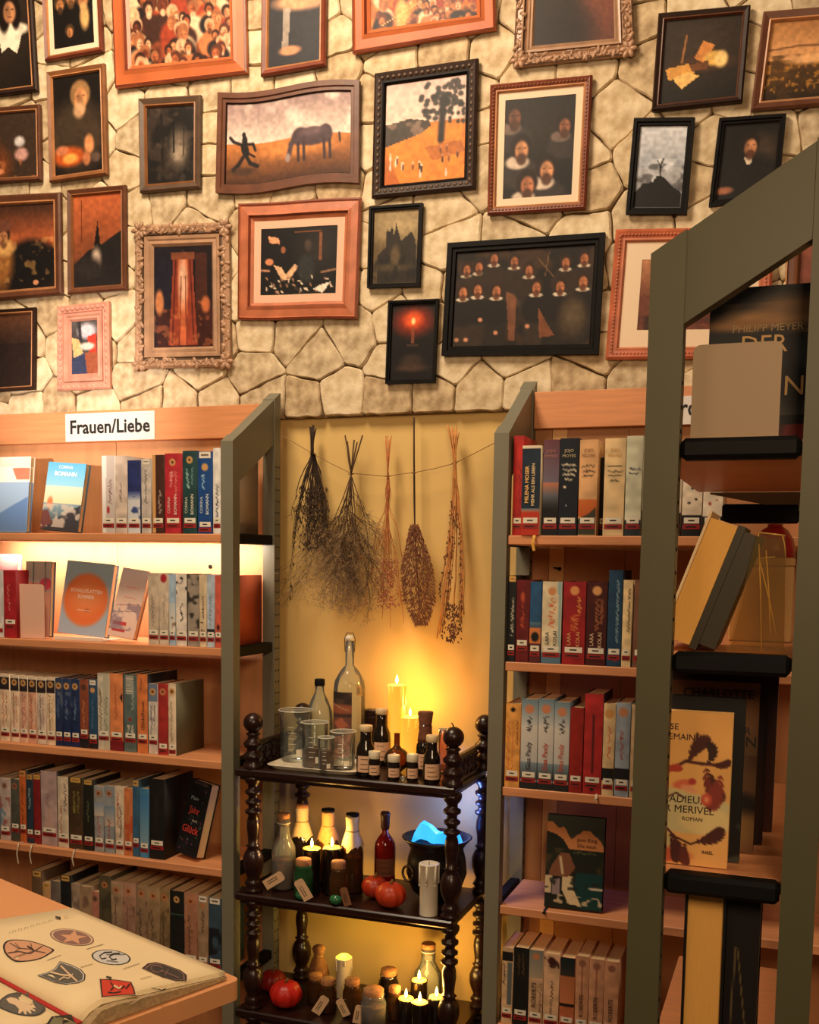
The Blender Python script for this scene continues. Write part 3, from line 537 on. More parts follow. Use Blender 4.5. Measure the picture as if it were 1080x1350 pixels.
# ------------------------------------------------------------------ books
CELL = .0026
def spine_pic(t, h, c, c2=None, ops=()):
    P = Pic(t, h, CELL, c)
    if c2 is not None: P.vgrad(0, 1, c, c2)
    P.noise(.10, 14)
    for op in ops:
        k = op[0]
        if k == 'dot': P.ell(.5, .11, .019/h*.5*min(1, t/.024), .019/h*.5*min(1, t/.024), op[1] if len(op) > 1 else (206, 156, 96), soft=.3).ell(.5, .11, .008/h*.5, .008/h*.5, (90, 50, 30), soft=.5)
        elif k == 'band': P.rect(0, op[1], 1, op[2], op[3])
        elif k == 'grad': P.vgrad(op[1], op[2], op[3], op[4])
        elif k == 'sq': P.script(op[1], op[2], op[3], op[4], op[5], op[6] if len(op) > 6 else 7, .0065, .9)
        elif k == 'tops': P.rect(.12, .01, .88, .075, op[1]); P.rect(.25, .035, .75, .05, (60, 40, 30), .7)
        elif k == 'blot': P.blot(op[1], op[2], op[3], .12, .9, op[4], op[5])
        elif k == 'ell': P.ell(*op[1:6], soft=.3)
        elif k == 'bars':
            for q in range(op[3]): P.rect(.2, op[1]+(op[2]-op[1])*q/op[3], .8, op[1]+(op[2]-op[1])*(q+.55)/op[3], op[4])
        elif k == 'poly': P.poly(op[1], op[2])
    return P
WLAB = WHITE
def book(label, t, h, d, P, side, loc, group, sticker='wr', titles=(), rot=None, side2=None):
    o = thing('book', label, 'book', loc, group, rot)
    e = .0016
    def sp(s_, q): s_ = np.asarray(s_); return np.stack([(s_-.5)*t, -.0016*(1-(2*s_-1)**2), (1-np.asarray(q))*h], -1)
    ny, nx = P.ny, P.nx; pts = sp(P.X.ravel(), P.Y.ravel())
    s2 = side2 or side
    ex = [(boxv(-t/2, -t/2+e, .0002, d, 0, h), BF, side), (boxv(t/2-e, t/2, .0002, d, 0, h), BF, s2), (boxv(-t/2+e, t/2-e, .0002, .0014, 0, h), BF, side)]
    link('cover', gridmesh('cover', pts, nx, ny, P.A, PAINT, ex), o)
    MB().box(-t/2+e, t/2-e, .0014, d-.003, .002, h-.0025).build('page_block', PAGE, o, local=True)
    if sticker:
        m = MB(); k = 5
        def strip(a, b, z0, z1, off, mi):
            m.mi = mi; vs = []
            for i in range(k+1):
                u = a+(b-a)*i/k
                for z in (z0, z1): vs.append(((u-.5)*t, -.0016*(1-(2*u-1)**2)-off, z))
            m.add(vs, [(2*i, 2*i+2, 2*i+3, 2*i+1) for i in range(k)])
        zb = {'wr': .028, 'wrl': .018, 'wrh': .040}.get(sticker, .028)
        strip(.12, .90, zb, zb+.013, .0005, 0); strip(.34, .66, zb+.005, zb+.008, .0008, 1)
        strip(.06, .94, zb-.013, zb-.002, .0005, 2); strip(.2, .75, zb-.009, zb-.006, .0008, 1)
        m.build('spine_label', [WLAB, INK, REDL], o, local=True, recalc=False)
    for (s_, size, c, xo, z, vert, bold) in titles:
        text(s_, size, ink(c), o, (xo*t, -.0030, z), VERT if vert else UPR, 'title', bold)
    return o
CW, CK, CR, CG = (226, 214, 198), (26, 24, 26), (150, 38, 36), (206, 156, 96)
def row(data, z, yf, case, group, where, base=0, depth=.13):
    n = len(data)
    for i, (xl, xr, yt, desc, c, kw) in enumerate(data):
        zm = z+.1; a = xat(xl, yf, zm); b = xat(xr, yf, zm); t = b-a-.0008; x = (a+b)/2
        h = zat(yt, x, yf)-z
        P = spine_pic(t, h, c, kw.get('c2'), kw.get('ops', ()))
        lab = '%s, %s from left, %s' % (desc, ORD[i], where)
        book(lab, t, h, kw.get('d', depth), P, kw.get('side', tuple(int(q*.85) for q in c)), (x, yf+kw.get('dy', 0), z+.0006), group, kw.get('st', 'wr'), kw.get('ti', ()), side2=kw.get('side2'))
def facebook(label, w_, h, t, P, loc, rot, spine=(60, 60, 60), titles=(), group=None, ribbon=None, name='book'):
    """a book shown cover-on: cover grid in the local xz plane at y=0, thickness backwards"""
    o = thing(name, label, 'book', loc, group, rot)
    pts = np.stack([(P.X.ravel()-.5)*w_, 0*P.X.ravel(), (1-P.Y.ravel())*h], -1); e = .0022
    ex = [(boxv(-w_/2, w_/2, .0003, e, 0, h), BF, spine), (boxv(-w_/2, w_/2, t-e, t, 0, h), BF, spine), (boxv(-w_/2, -w_/2+e, e, t-e, 0, h), BF, spine)]
    link('cover', gridmesh('cover', pts, P.nx, P.ny, P.A, PAINT, ex), o)
    MB().box(-w_/2+e, w_/2-.004, e, t-e, .003, h-.003).build('page_block', PAGE, o, local=True)
    for (s_, size, c, x, z, bold) in titles: text(s_, size, ink(c), o, (x*w_, -.0012, z*h), UPR, 'title', bold)
    return o
# ---- left bookcase
GL = ['books on the %s shelf of the left bookcase' % k for k in ('top', 'second', 'third', 'fourth', 'fifth')]
WL = ['%s shelf of left bookcase' % k for k in ('top', 'second', 'third', 'fourth', 'fifth')]
TW = (236, 226, 210)
cb = lambda c: [('CORINA', .0115, c, -.22, .075, 1, .0), ('BOMANN', .0125, c, .2, .077, 1, .0002)]
row([
 (134.5, 151.5, 601, 'white novel with red flower print', (206, 196, 192), dict(ops=[('band', 0, 1, (200, 188, 182)), ('poly', [(0, 0), (.38, 0), (.3, 1), (0, 1)], (236, 230, 224)), ('ell', .5, .70, .02, .05, (176, 44, 50)), ('sq', .5, .3, .8, .62, (120, 80, 80))], side=(226, 220, 214))),
 (152, 168, 601, 'pinkish grey plain novel', (204, 186, 172), dict(ops=[('sq', .35, .35, .6, .6, (130, 110, 110))])),
 (168.5, 185, 607, 'dark blue novel with white lower half', (40, 50, 104), dict(ops=[('grad', .42, .55, (50, 66, 130), (206, 210, 216)), ('band', .55, 1, (212, 212, 216)), ('blot', 9, .55, (40, 60, 120), .5, .8)])),
 (186.5, 199.5, 605, 'slim whitish grey novel', (196, 186, 176), dict(ops=[('tops', TW), ('sq', .35, .15, .6, .6, (80, 76, 80), 9)])),
 (201, 216.5, 600, 'dark brown novel with cream edge', (70, 40, 30), dict(ops=[('poly', [(0, 0), (.3, 0), (.25, 1), (0, 1)], (214, 160, 100)), ('sq', .5, .45, .8, .75, (180, 160, 150))])),
 (217.5, 238.5, 598, 'red novel with round gold emblem', (182, 44, 54), dict(ops=[('dot',), ('sq', .3, .22, .55, .42, (226, 150, 140)), ('sq', .6, .22, .8, .5, (214, 120, 110))], ti=cb((240, 200, 190)))),
 (241, 260, 594.5, 'dark teal novel with round gold emblem', (36, 68, 70), dict(ops=[('dot',), ('sq', .25, .22, .5, .45, (150, 190, 180)), ('sq', .6, .2, .75, .4, (110, 150, 150))], ti=cb((214, 214, 190)))),
 (261, 280, 595.5, 'bright blue novel with round gold emblem', (28, 70, 134), dict(ops=[('tops', TW), ('ell', .5, .19, .045, .045, CG), ('sq', .25, .28, .5, .46, (150, 196, 220))], ti=cb((206, 220, 226)), st='wrl')),
 (281, 291.5, 591, 'tall white novel beside the steel post', (226, 222, 216), dict(ops=[('sq', .4, .42, .7, .8, (60, 60, 70), 12), ('ell', .5, .86, .02, .02, (150, 40, 40))], side=(206, 192, 176), side2=(196, 180, 164), d=.205)),
], ZS[0], YFR+.010, lcase, GL[0], WL[0])
row([
 (-14, 4.5, 752, 'pale grey novel cut by the photo edge', (206, 200, 200), dict()),
 (5, 21.5, 752, 'dark red novel beside pink bookend', (166, 36, 44), dict(ops=[('sq', .3, .2, .6, .6, (210, 120, 110))], st='wrh')),
], ZS[1], YFR+.020, lcase, GL[1], WL[1])
row([
 (195.3, 209.5, 756, 'beige grey novel', (196, 178, 156), dict(ops=[('sq', .3, .3, .6, .75, (120, 100, 90))])),
 (210, 222.5, 757, 'beige novel with red top', (206, 188, 166), dict(ops=[('ell', .5, .06, .05, .06, (170, 40, 48)), ('sq', .4, .3, .7, .7, (150, 130, 120))])),
 (223, 231.5, 757, 'slim pale blue and white novel', (160, 184, 206), dict(ops=[('grad', .4, .8, (190, 200, 206), (230, 222, 206)), ('blot', 10, .6, (120, 90, 60), .6, .8)])),
 (232, 246.5, 757, 'white novel with black dots', (226, 214, 200), dict(ops=[('blot', 16, .62, (30, 26, 30), 0, .28), ('sq', .35, .4, .7, .66, (24, 22, 24), 6)], side=(40, 36, 36))),
 (247.4, 262.5, 758, 'grey novel with black flower print', (150, 138, 124), dict(ops=[('blot', 9, .5, (46, 42, 40), 0, .75)])),
 (263, 272.5, 758, 'beige novel with small dark motifs', (214, 192, 158), dict(ops=[('sq', .4, .3, .7, .6, (70, 50, 40), 9), ('blot', 14, .6, (90, 60, 40), .65, .85)])),
 (273, 283, 758, 'slim light blue novel', (176, 190, 206), dict(ops=[('sq', .3, .3, .6, .7, (80, 100, 140)), ('band', .75, .8, (40, 40, 50))])),
 (283.5, 292.5, 759, 'salmon red novel', (206, 96, 76), dict(ops=[('ell', .5, .72, .02, .05, (60, 30, 26))], side2=(196, 92, 54), d=.225)),
], ZS[1], YFR+.015, lcase, GL[1], 'right row, '+WL[1])
wsp = lambda c, k: dict(ops=[('band', .05, .23, (44, 36, 40)), ('dot',), ('band', 0, .05, (226, 206, 180)), ('sq', .25, .27, .5, .8, c, 8), ('sq', .6, .3, .8, .7, k, 6)], side=(220, 196, 168))
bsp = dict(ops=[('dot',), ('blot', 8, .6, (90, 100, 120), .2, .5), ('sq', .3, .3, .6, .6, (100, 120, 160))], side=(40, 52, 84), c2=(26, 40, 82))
row([
 (-26, -14, 887, 'cream and red romance, dark top band', (222, 196, 166), wsp((170, 56, 40), (200, 120, 80))),
 (-13, -.5, 888, 'cream and brown romance with dark top band', (222, 196, 166), wsp((120, 60, 40), (200, 120, 80))),
 (0, 12.8, 888.5, 'cream romance with orange letters', (224, 196, 166), wsp((196, 90, 40), (150, 90, 60))),
 (14, 25.4, 890, 'cream romance with red letters', (226, 200, 170), wsp((150, 36, 36), (206, 120, 80))),
 (25.8, 36.8, 891, 'cream and pink romance', (220, 176, 150), wsp((140, 40, 36), (190, 80, 60))),
 (37.2, 48.4, 892, 'salmon and white romance', (214, 160, 130), wsp((160, 50, 40), (230, 210, 190))),
 (48.8, 61, 893, 'cream romance with violet letters', (216, 196, 176), wsp((90, 60, 90), (160, 110, 90))),
 (61.4, 72.8, 893, 'cream romance with brown letters', (226, 202, 170), wsp((120, 70, 40), (196, 140, 80))),
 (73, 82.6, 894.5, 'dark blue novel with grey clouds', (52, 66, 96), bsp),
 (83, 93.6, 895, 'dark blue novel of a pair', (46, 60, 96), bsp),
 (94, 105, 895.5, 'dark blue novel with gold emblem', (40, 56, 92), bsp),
 (105.5, 116.5, 896.5, 'brown-red novel with dark foot', (140, 74, 50), dict(ops=[('dot', (90, 60, 50)), ('band', .85, 1, (34, 30, 32)), ('sq', .3, .3, .6, .7, (206, 140, 100))], st='wrh')),
 (117, 128.5, 896.5, 'blue novel with white top tag', (46, 78, 110), dict(ops=[('tops', TW), ('ell', .5, .15, .04, .04, CG), ('band', .85, 1, (34, 30, 32)), ('sq', .3, .3, .6, .7, (90, 130, 160))])),
 (129, 144.5, 888, 'tall white novel with green ornament', (206, 196, 176), dict(ops=[('poly', [(.5, 0), (1, 0), (1, 1), (.5, 1)], (186, 180, 158)), ('sq', .1, .2, .4, .8, (110, 90, 50), 12), ('sq', .6, .3, .9, .75, (110, 120, 90), 8)], st='wrh')),
 (145, 162.5, 888, 'tall orange novel with dark notch', (222, 136, 84), dict(ops=[('poly', [(.75, .30), (1, .25), (1, .4)], (40, 30, 36)), ('sq', .35, .15, .55, .6, (170, 80, 50), 10), ('band', .87, 1, (120, 30, 36))], side=(46, 32, 30), st='wrh')),
 (163.5, 180, 889.5, 'tall grey-teal novel with striped top', (92, 108, 106), dict(ops=[('bars', .02, .26, 9, (206, 196, 176)), ('sq', .6, .05, .85, .45, (150, 160, 156), 12), ('ell', .5, .58, .025, .025, (150, 50, 40)), ('sq', .25, .65, .5, .8, (196, 190, 170)), ('sq', .55, .65, .8, .8, (196, 190, 170))], st='wrh')),
 (181, 195, 889, 'tall orange novel with long dark title', (218, 126, 70), dict(ops=[('sq', .3, .05, .5, .2, (120, 60, 40), 4)], side=(34, 32, 34), st='wrh', d=.15, ti=[('Glücksfrauen', .0155, (70, 44, 40), .08, .105, 1, .0)])),
 (195.7, 208, 902, 'shorter white and blue novel', (214, 200, 186), dict(ops=[('band', 0, .25, (110, 126, 150)), ('dot',), ('sq', .2, .3, .45, .8, (70, 80, 110), 9), ('sq', .6, .3, .8, .6, (90, 90, 100), 8)], st='wrh')),
 (208.5, 221.5, 902, 'shorter dark red novel with gold emblem', (166, 48, 44), dict(ops=[('dot', (206, 130, 90))], st='wrl')),
 (222, 232.3, 901.5, 'slim cream novel with grey side', (222, 200, 172), dict(ops=[('dot',), ('sq', .3, .25, .6, .8, (140, 110, 90), 9)], side2=(108, 104, 84), d=.145, st='wrl')),
], ZS[2], YFR+.028, lcase, GL[2], WL[2])
yt = [('tops', (206, 160, 80))]
row([
 (-12, -.5, 1026, 'grey novel cut by the photo edge', (120, 110, 104), dict()),
 (0, 13.5, 1027, 'pale novel with pink and blue art', (186, 168, 160), dict(ops=[('dot', (150, 110, 96)), ('blot', 7, .5, (150, 90, 90), .3, .9), ('blot', 9, .6, (110, 140, 160), .2, .8)])),
 (14.5, 25.5, 1027.5, 'dark grey novel', (84, 84, 76), dict(ops=[('dot', (150, 100, 76))], c2=(70, 70, 60), st='wrh')),
 (26, 34.8, 1016, 'tall slim orange-brown novel', (190, 96, 46), dict(ops=[('tops', (200, 140, 80)), ('sq', .4, .2, .6, .8, (90, 36, 24), 12)], side=(40, 32, 28), st='wrh')),
 (35.2, 44, 1021, 'black and blue slim novel', (40, 56, 70), dict(ops=[('tops', (190, 140, 70)), ('sq', .3, .2, .7, .5, (150, 170, 170), 8)], side=(26, 24, 26))),
 (44.3, 54, 1021, 'dark red slim novel', (130, 32, 34), dict(ops=yt, side=(60, 26, 24))),
 (54.4, 75.5, 1016.5, 'widest pinkish grey novel', (176, 150, 148), dict(ops=[('sq', .3, .3, .6, .7, (130, 96, 96)), ('blot', 5, .55, (196, 160, 150), .5, .8)], side=(50, 40, 36), st='wrh')),
 (76.3, 90.5, 1024, 'white novel with dark red handwriting', (214, 196, 170), dict(ops=[('sq', .15, .4, .45, .85, (150, 40, 36), 7), ('sq', .55, .1, .85, .5, (70, 40, 36), 7)], side=(50, 40, 34))),
 (91, 109.5, 1025, 'dark green-brown novel with yellow tag', (66, 52, 32), dict(ops=yt+[('sq', .3, .2, .5, .5, (140, 130, 60), 9), ('sq', .6, .2, .8, .5, (120, 110, 60), 9)], c2=(76, 54, 36))),
 (110, 123.5, 1028, 'black novel with yellow tag', (34, 34, 28), dict(ops=yt+[('sq', .4, .3, .6, .6, (100, 110, 70))], side=(30, 28, 24))),
 (124.3, 136.8, 1036.5, 'blue-grey novel with rust letters', (150, 150, 150), dict(ops=[('dot', (170, 120, 90)), ('grad', .25, .45, (130, 150, 170), (206, 190, 170)), ('sq', .25, .45, .7, .8, (170, 50, 36), 6)])),
 (137.7, 151, 1036.5, 'grey novel with blue and rust art', (140, 146, 150), dict(ops=[('dot', (170, 120, 90)), ('grad', .3, .6, (120, 144, 166), (206, 180, 160)), ('sq', .3, .5, .7, .8, (150, 70, 50), 6)])),
 (152, 163.3, 1037, 'white novel with red scrawls', (214, 194, 168), dict(ops=[('sq', .2, .1, .5, .6, (150, 40, 40), 10), ('sq', .55, .3, .8, .75, (60, 40, 40), 12)])),
 (163.7, 174.6, 1040, 'salmon orange novel', (206, 124, 76), dict(ops=[('blot', 7, .5, (190, 84, 50), .4, .9)])),
 (175, 183.6, 1028.5, 'blue novel with yellow tag', (56, 96, 126), dict(ops=yt, side=(40, 60, 70), st='wrh')),
 (184.2, 196.2, 1040, 'bright blue novel', (70, 130, 170), dict(ops=[('grad', .1, .8, (60, 120, 170), (130, 160, 176))])),
 (197, 217, 1027.5, 'thick black novel', (28, 26, 26), dict(ops=[('sq', .3, .2, .6, .6, (46, 38, 36))], side=(26, 24, 24), d=.15, st='wrh')),
], ZS[3], YFR+.022, lcase, GL[3], WL[3])
cs = lambda c, k=(70, 50, 40): dict(ops=[('dot', (190, 120, 76)), ('sq', .25, .3, .5, .8, k, 9), ('blot', 8, .6, tuple(int(q*.7) for q in c), .2, .8)], c2=tuple(int(q*.8) for q in c))
row([
 (42.5, 56.5, 1148, 'dark novel with cream tag at head', (110, 84, 60), dict(ops=yt)),
 (57, 66.5, 1164, 'slim cream and orange novel', (196, 150, 100), dict(ops=yt)),
 (67.2, 79.6, 1162, 'grey-brown novel', (112, 100, 92), dict()),
 (80.3, 94, 1154, 'black novel with yellow head tag', (30, 30, 32), dict(ops=yt)),
 (94.6, 105, 1165.5, 'pale grey-brown novel', (156, 134, 112), dict(ops=[('blot', 7, .5, (120, 100, 90), .1, .9)])),
 (105.6, 121, 1169, 'brown-beige novel', (160, 130, 100), dict(ops=[('blot', 7, .5, (120, 90, 76), .1, .9)])),
 (121.5, 130.5, 1176, 'slim salmon novel', (176, 116, 96), dict(ops=[('dot', (120, 90, 76))])),
 (131, 146.5, 1155, 'olive novel with gold emblem', (92, 84, 60), cs((92, 84, 60))),
 (147, 161, 1162.5, 'beige novel with gold emblem', (176, 146, 116), cs((176, 146, 116))),
 (161.7, 178.5, 1164, 'pinkish beige novel with gold emblem', (180, 136, 112), cs((180, 136, 112), (120, 70, 60))),
 (179.3, 194.5, 1167, 'brown-beige novel with vertical title', (160, 130, 100), cs((160, 130, 100), (40, 32, 30))),
 (195, 210.5, 1170.5, 'beige novel with dark vertical title', (166, 136, 100), cs((166, 136, 100), (40, 32, 30))),
 (211, 223.5, 1172, 'slim tan novel with vertical title', (150, 122, 84), cs((150, 122, 84), (40, 32, 30))),
 (224.2, 242.5, 1175, 'black novel with gold emblem and green line', (28, 28, 26), dict(ops=[('dot',), ('band', .3, .31, (60, 90, 70))])),
 (243.2, 260.5, 1177.5, 'reddish beige novel with gold emblem', (184, 128, 98), cs((184, 128, 98), (70, 40, 36))),
 (261, 274.5, 1181, 'tan novel with cream head tag', (160, 130, 100), dict(ops=[('tops', TW), ('ell', .5, .13, .03, .03, (190, 120, 76)), ('sq', .3, .2, .7, .5, (60, 50, 40), 8)])),
 (275.2, 292, 1184, 'dark blue novel with black tree print', (56, 76, 90), dict(ops=[('tops', TW), ('blot', 7, .45, (24, 26, 30), .4, .85)])),
], ZS[4], YFR+.022, lcase, GL[4], WL[4])
# ---- left bookcase, cover-on books
def face_from(quad, y, lean, t, label, P_paint, cell=.0026, bg=(200, 200, 200), spine=(90, 90, 90), titles=(), z=None, ry=0, rz=0, group=None):
    a = on_y(*quad[3], y); b = on_y(*quad[2], y); c = on_y(*quad[1], y); d = on_y(*quad[0], y)
    w_ = (np.linalg.norm(b-a)+np.linalg.norm(c-d))/2; h = (np.linalg.norm(d-a)+np.linalg.norm(c-b))/2/max(.5, math.cos(math.radians(lean)))
    x = (a[0]+b[0])/2; zb = min(a[2], b[2]) if z is None else z
    P = Pic(w_, h, cell, bg); P_paint(P)
    zb += t*math.sin(math.radians(lean))+.0004
    if ry: zb += w_/2*abs(math.sin(math.radians(ry)))
    return facebook(label, w_, h, t, P, (x, y, zb), (math.radians(-lean), math.radians(ry), math.radians(rz)), spine, titles, group)
def c_sea(P): P.vgrad(0, .35, (90, 170, 214), (140, 196, 220)).vgrad(.35, .6, (190, 206, 190), (236, 206, 160)).vgrad(.6, 1, (120, 150, 160), (60, 60, 64)).poly([(0, .9), (.3, .86), (1, .6), (1, 1), (0, 1)], (52, 50, 54)).poly([(0, .72), (.15, .7), (.3, .9), (0, 1)], (104, 60, 56)).ell(.17, .6, .05, .09, (206, 120, 80), soft=.5).blot(9, .55, (190, 176, 160), .1, .8, .62, .95)
face_from([(60.5, 608), (111, 609), (102, 699), (53, 698)], YFR+.07, 8, .022, 'cover-on novel with blue sky over rocky coast, top shelf of left bookcase', c_sea, spine=(60, 90, 110), ry=4, z=ZS[0]+.001, group=GL[0],
  titles=[('CORINA', .013, (236, 236, 230), -.02, .93, .0), ('BOMANN', .0175, (240, 240, 234), .0, .83, .0004)])
face_from([(-42, 598), (36, 598), (36, 699), (-42, 698)], YFR+.11, 6, .02, 'white book standing rearmost behind blue plastic sleeve, top shelf left', lambda P: P.noise(.08, 6), bg=(226, 214, 200), spine=(214, 196, 176), z=ZS[0]+.001)
face_from([(-42, 611), (36, 612), (36, 699), (-42, 698)], YFR+.075, 6, .018, 'white book with red mark in middle of three, top shelf left', lambda P: P.poly([(.7, .02), (1, .02), (1, .2), (.78, .2)], (206, 120, 96)).noise(.05, 6), bg=(232, 224, 214), spine=(226, 210, 190), z=ZS[0]+.001)
face_from([(-42, 632), (35, 633), (35, 699), (-42, 698)], YFR+.04, 6, .018, 'blue sleeve with painted highlight standing in front of two white books, top shelf left', lambda P: P.poly([(0, 1), (1, .28), (1, 1)], (98, 130, 178)), bg=(150, 176, 206), spine=(90, 116, 160), z=ZS[0]+.001)  # pale upper part is a slanted highlight painted into the blue cover
def c_sun(P): P.vgrad(0, 1, (150, 186, 204), (170, 178, 196)).ell(.5, .52, .36, .36, (232, 120, 66), soft=.18).ell(.5, .45, .22, .2, (240, 150, 96), soft=1.2).ell(.56, .66, .05, .022, (190, 90, 60), soft=.4).line([(.36, .66), (.62, .66)], .006, (240, 200, 170))
sch = face_from([(84.5, 741), (149, 742), (136.5, 837), (76.7, 836)], YFR+.065, 9, .024, 'pale blue novel with big orange disc, second shelf of left bookcase', c_sun, spine=(120, 150, 170), ry=4, z=ZS[1]+.004, group=GL[1],
  titles=[('SCHALLPLATTEN', .0142, (246, 214, 190), .0, .60, .0004), ('SOMMER', .0142, (246, 214, 190), .0, .52, .0004)])
def c_pale(P): P.vgrad(0, .5, (206, 210, 220), (236, 206, 190)).vgrad(.5, 1, (236, 206, 190), (224, 190, 176)).script(.3, .25, .8, .3, (230, 150, 130)).script(.3, .4, .8, .44, (226, 150, 130)).line([(.1, .55), (.9, .5)], .008, (150, 110, 110)).line([(.05, .65), (.9, .6)], .008, (120, 100, 110)).rect(.1, .78, .6, .83, (196, 70, 70)).rect(.1, .88, .6, .93, (186, 60, 60)).blot(9, .6, (130, 110, 130), .15, .7, .5, .9)
face_from([(157, 753), (192, 754), (176, 842), (141, 840)], YFR+.055, 14, .02, 'leaning pale pink novel propped beside the orange disc novel', c_pale, spine=(196, 140, 116), ry=7, z=ZS[1]+.003, group=GL[1])
def c_vase(P): P.vgrad(0, .4, (190, 184, 180), (170, 160, 150)).ell(.3, .40, .16, .12, (222, 120, 90)).ell(.8, .3, .1, .08, (196, 70, 90)).line([(.3, 0), (.32, .4)], .012, (90, 110, 110)).line([(.75, 0), (.8, .4)], .012, (90, 110, 110))
face_from([(30, 738), (63, 738), (65, 838), (30, 837)], YFR+.06, 5, .02, 'grey novel with round lampshades behind pink bookend, second shelf left', c_vase, bg=(196, 150, 130), spine=(90, 110, 140), z=ZS[1]+.001)
face_from([(-20, 735), (21, 735), (21, 838), (-20, 838)], YFR+.165, 4, .02, 'pink novel at the back above red book, second shelf left', lambda P: P.ell(.7, .1, .2, .1, (240, 200, 196), soft=.8), bg=(222, 130, 140), spine=(190, 90, 110), z=ZS[1]+.001)
def bookend(label, px0, px1, py0, z, y, m, wob=0):
    a = xat(px0, y, z+.06); b = xat(px1, y, z+.06); h = zat(py0, (a+b)/2, y)-z; w_ = b-a
    o = thing('bookend', label, 'bookend', ((a+b)/2, y, z+.0008)); r = .010; pts = []
    for cx, cz, a0 in ((b-r, z+h-r, 0), (a+r, z+h-r, 90)):
        for k in range(6): q = math.radians(a0+k*18); pts.append((cx+r*math.cos(q), y, cz+r*math.sin(q)))
    pts += [(a, y, z+.0008), (b, y, z+.0008)]
    MB().prism(pts, (0, .0015, 0)).build('plate', m, o)
    MB().box(a+.004, b-.004, y+.0015, y+.018, z+.0008, z+.002).build('foot', m, o)
    return o
bookend('pink metal bookend plate in front of grey novel, second shelf left', 20, 58.5, 770, ZS[1], YFR+.035, mat('pink_plate', (228, 184, 160), .45))
MB_ = MB(); a0, a1 = xat(76, YFR+.045, ZS[1]), xat(139, YFR+.045, ZS[1])
o = thing('book_stand', 'small pale stand under the orange disc novel', 'stand', ((a0+a1)/2, YFR+.045, ZS[1]))
MB().box(a0, a1, YFR+.030, YFR+.12, ZS[1]+.0005, ZS[1]+.0032).box(a0, a1, YFR+.030, YFR+.033, ZS[1]+.003, ZS[1]+.010).build('ledge', mat('pale_plate', (232, 214, 196), .4), o)
def c_jahr(P):
    P.noise(.3, 9)
    for q in range(26): P.ell(random.random(), random.random(), .012, .012, random.choice(((70, 84, 70), (96, 90, 96), (120, 60, 60))), soft=.5)
    P.rect(.2, .02, .85, .05, (90, 80, 76), .6)
face_from([(238, 1041), (274, 1042), (263, 1138), (226, 1131)], YFR+.05, 12, .034, 'black novel leaning cover-on with red lettering, right end of fourth shelf', c_jahr, bg=(26, 24, 26), spine=(24, 22, 24), ry=5, rz=-18, z=ZS[3]+.002, group=GL[3],
  titles=[('Mein', .016, (150, 170, 176), -.1, .76, .0), ('Jahr', .026, (200, 70, 60), .0, .60, .0004), ('zum', .013, (190, 180, 170), .1, .47, .0), ('Glück', .028, (196, 60, 50), -.02, .34, .0005)])
q_ = on_y(277.5, 747, YRE-.0185); o = thing('screw', 'small dark screw in the back panel above the second row of books', 'screw', tuple(q_)); MB().lathe([(.006, 0), (.006, .002), (.003, .0035)], tuple(q_), 12, (0, -1, 0)).build('screw_head', BLACK, o)
q_ = on_y(738, 750, YRE-.0185); o = thing('hook', 'small dark hook on the back panel above thick red novels', 'hook', tuple(q_)); MB().lathe([(.005, 0), (.005, .003), (.002, .004)], tuple(q_), 10, (0, -1, 0)).tube([Vector(q_)+Vector(p) for p in ((0, -.003, 0), (-.006, -.010, .002), (-.014, -.012, .003))], .002, 6).build('hook', BLACK, o)
# ---- sign on the left header
ys = YRE-.0385
sa, sb = on_y(86, 546, ys), on_y(204, 579, ys)
sg = thing('shelf_sign', 'white paper sign reading Frauen/Liebe on the left bookcase header', 'sign', ((sa[0]+sb[0])/2, ys, (sa[2]+sb[2])/2))
W_ = sb[0]-sa[0]; H_ = abs(sa[2]-sb[2])
MB().box(-W_/2, W_/2, 0, .0012, -H_/2, H_/2).build('paper', mat('sign_paper', (226, 218, 214), .6), sg, local=True)
text('Frauen/Liebe', .0560, mat('sign_ink', (24, 22, 22), .6), sg, (0, -.0008, -.001), UPR, 'lettering', .0013, sx=.97)
# ---- ribbons hanging over the fourth shelf
RIBM = mat('cream_ribbon', (214, 200, 170), .8)
def ribbon(label, px, py0, py1, z, m, y=YFR-.001, w_=.004):
    x = xat(px, y, z); z1 = zat(py1, x, y); pts = [(x, y+.05, z+.001), (x, y+.003, z+.0015), (x+.001, y-.002, z-.006), (x-.002, y-.004, (z+z1)/2), (x+.002, y-.003, z1)]
    mb = MB(); vs = []
    for p in pts: vs += [(p[0]-w_/2, p[1], p[2]), (p[0]+w_/2, p[1], p[2])]
    mb.add(vs, [(2*i, 2*i+1, 2*i+3, 2*i+2) for i in range(len(pts)-1)])
    ob = mb.build('bookmark_ribbon', m, None, recalc=False); setp(ob, label, 'ribbon')
    sm = ob.modifiers.new('thick', 'SOLIDIFY'); sm.thickness = .0006
ribbon('leftmost cream bookmark ribbon hanging over fourth shelf edge of left bookcase', 24, 1113, 1138, ZS[3], RIBM)
ribbon('middle cream bookmark ribbon hanging over fourth shelf edge of left bookcase', 41, 1115, 1138, ZS[3], RIBM)
ribbon('rightmost cream bookmark ribbon hanging over fourth shelf edge of left bookcase', 97, 1120, 1141, ZS[3], RIBM)
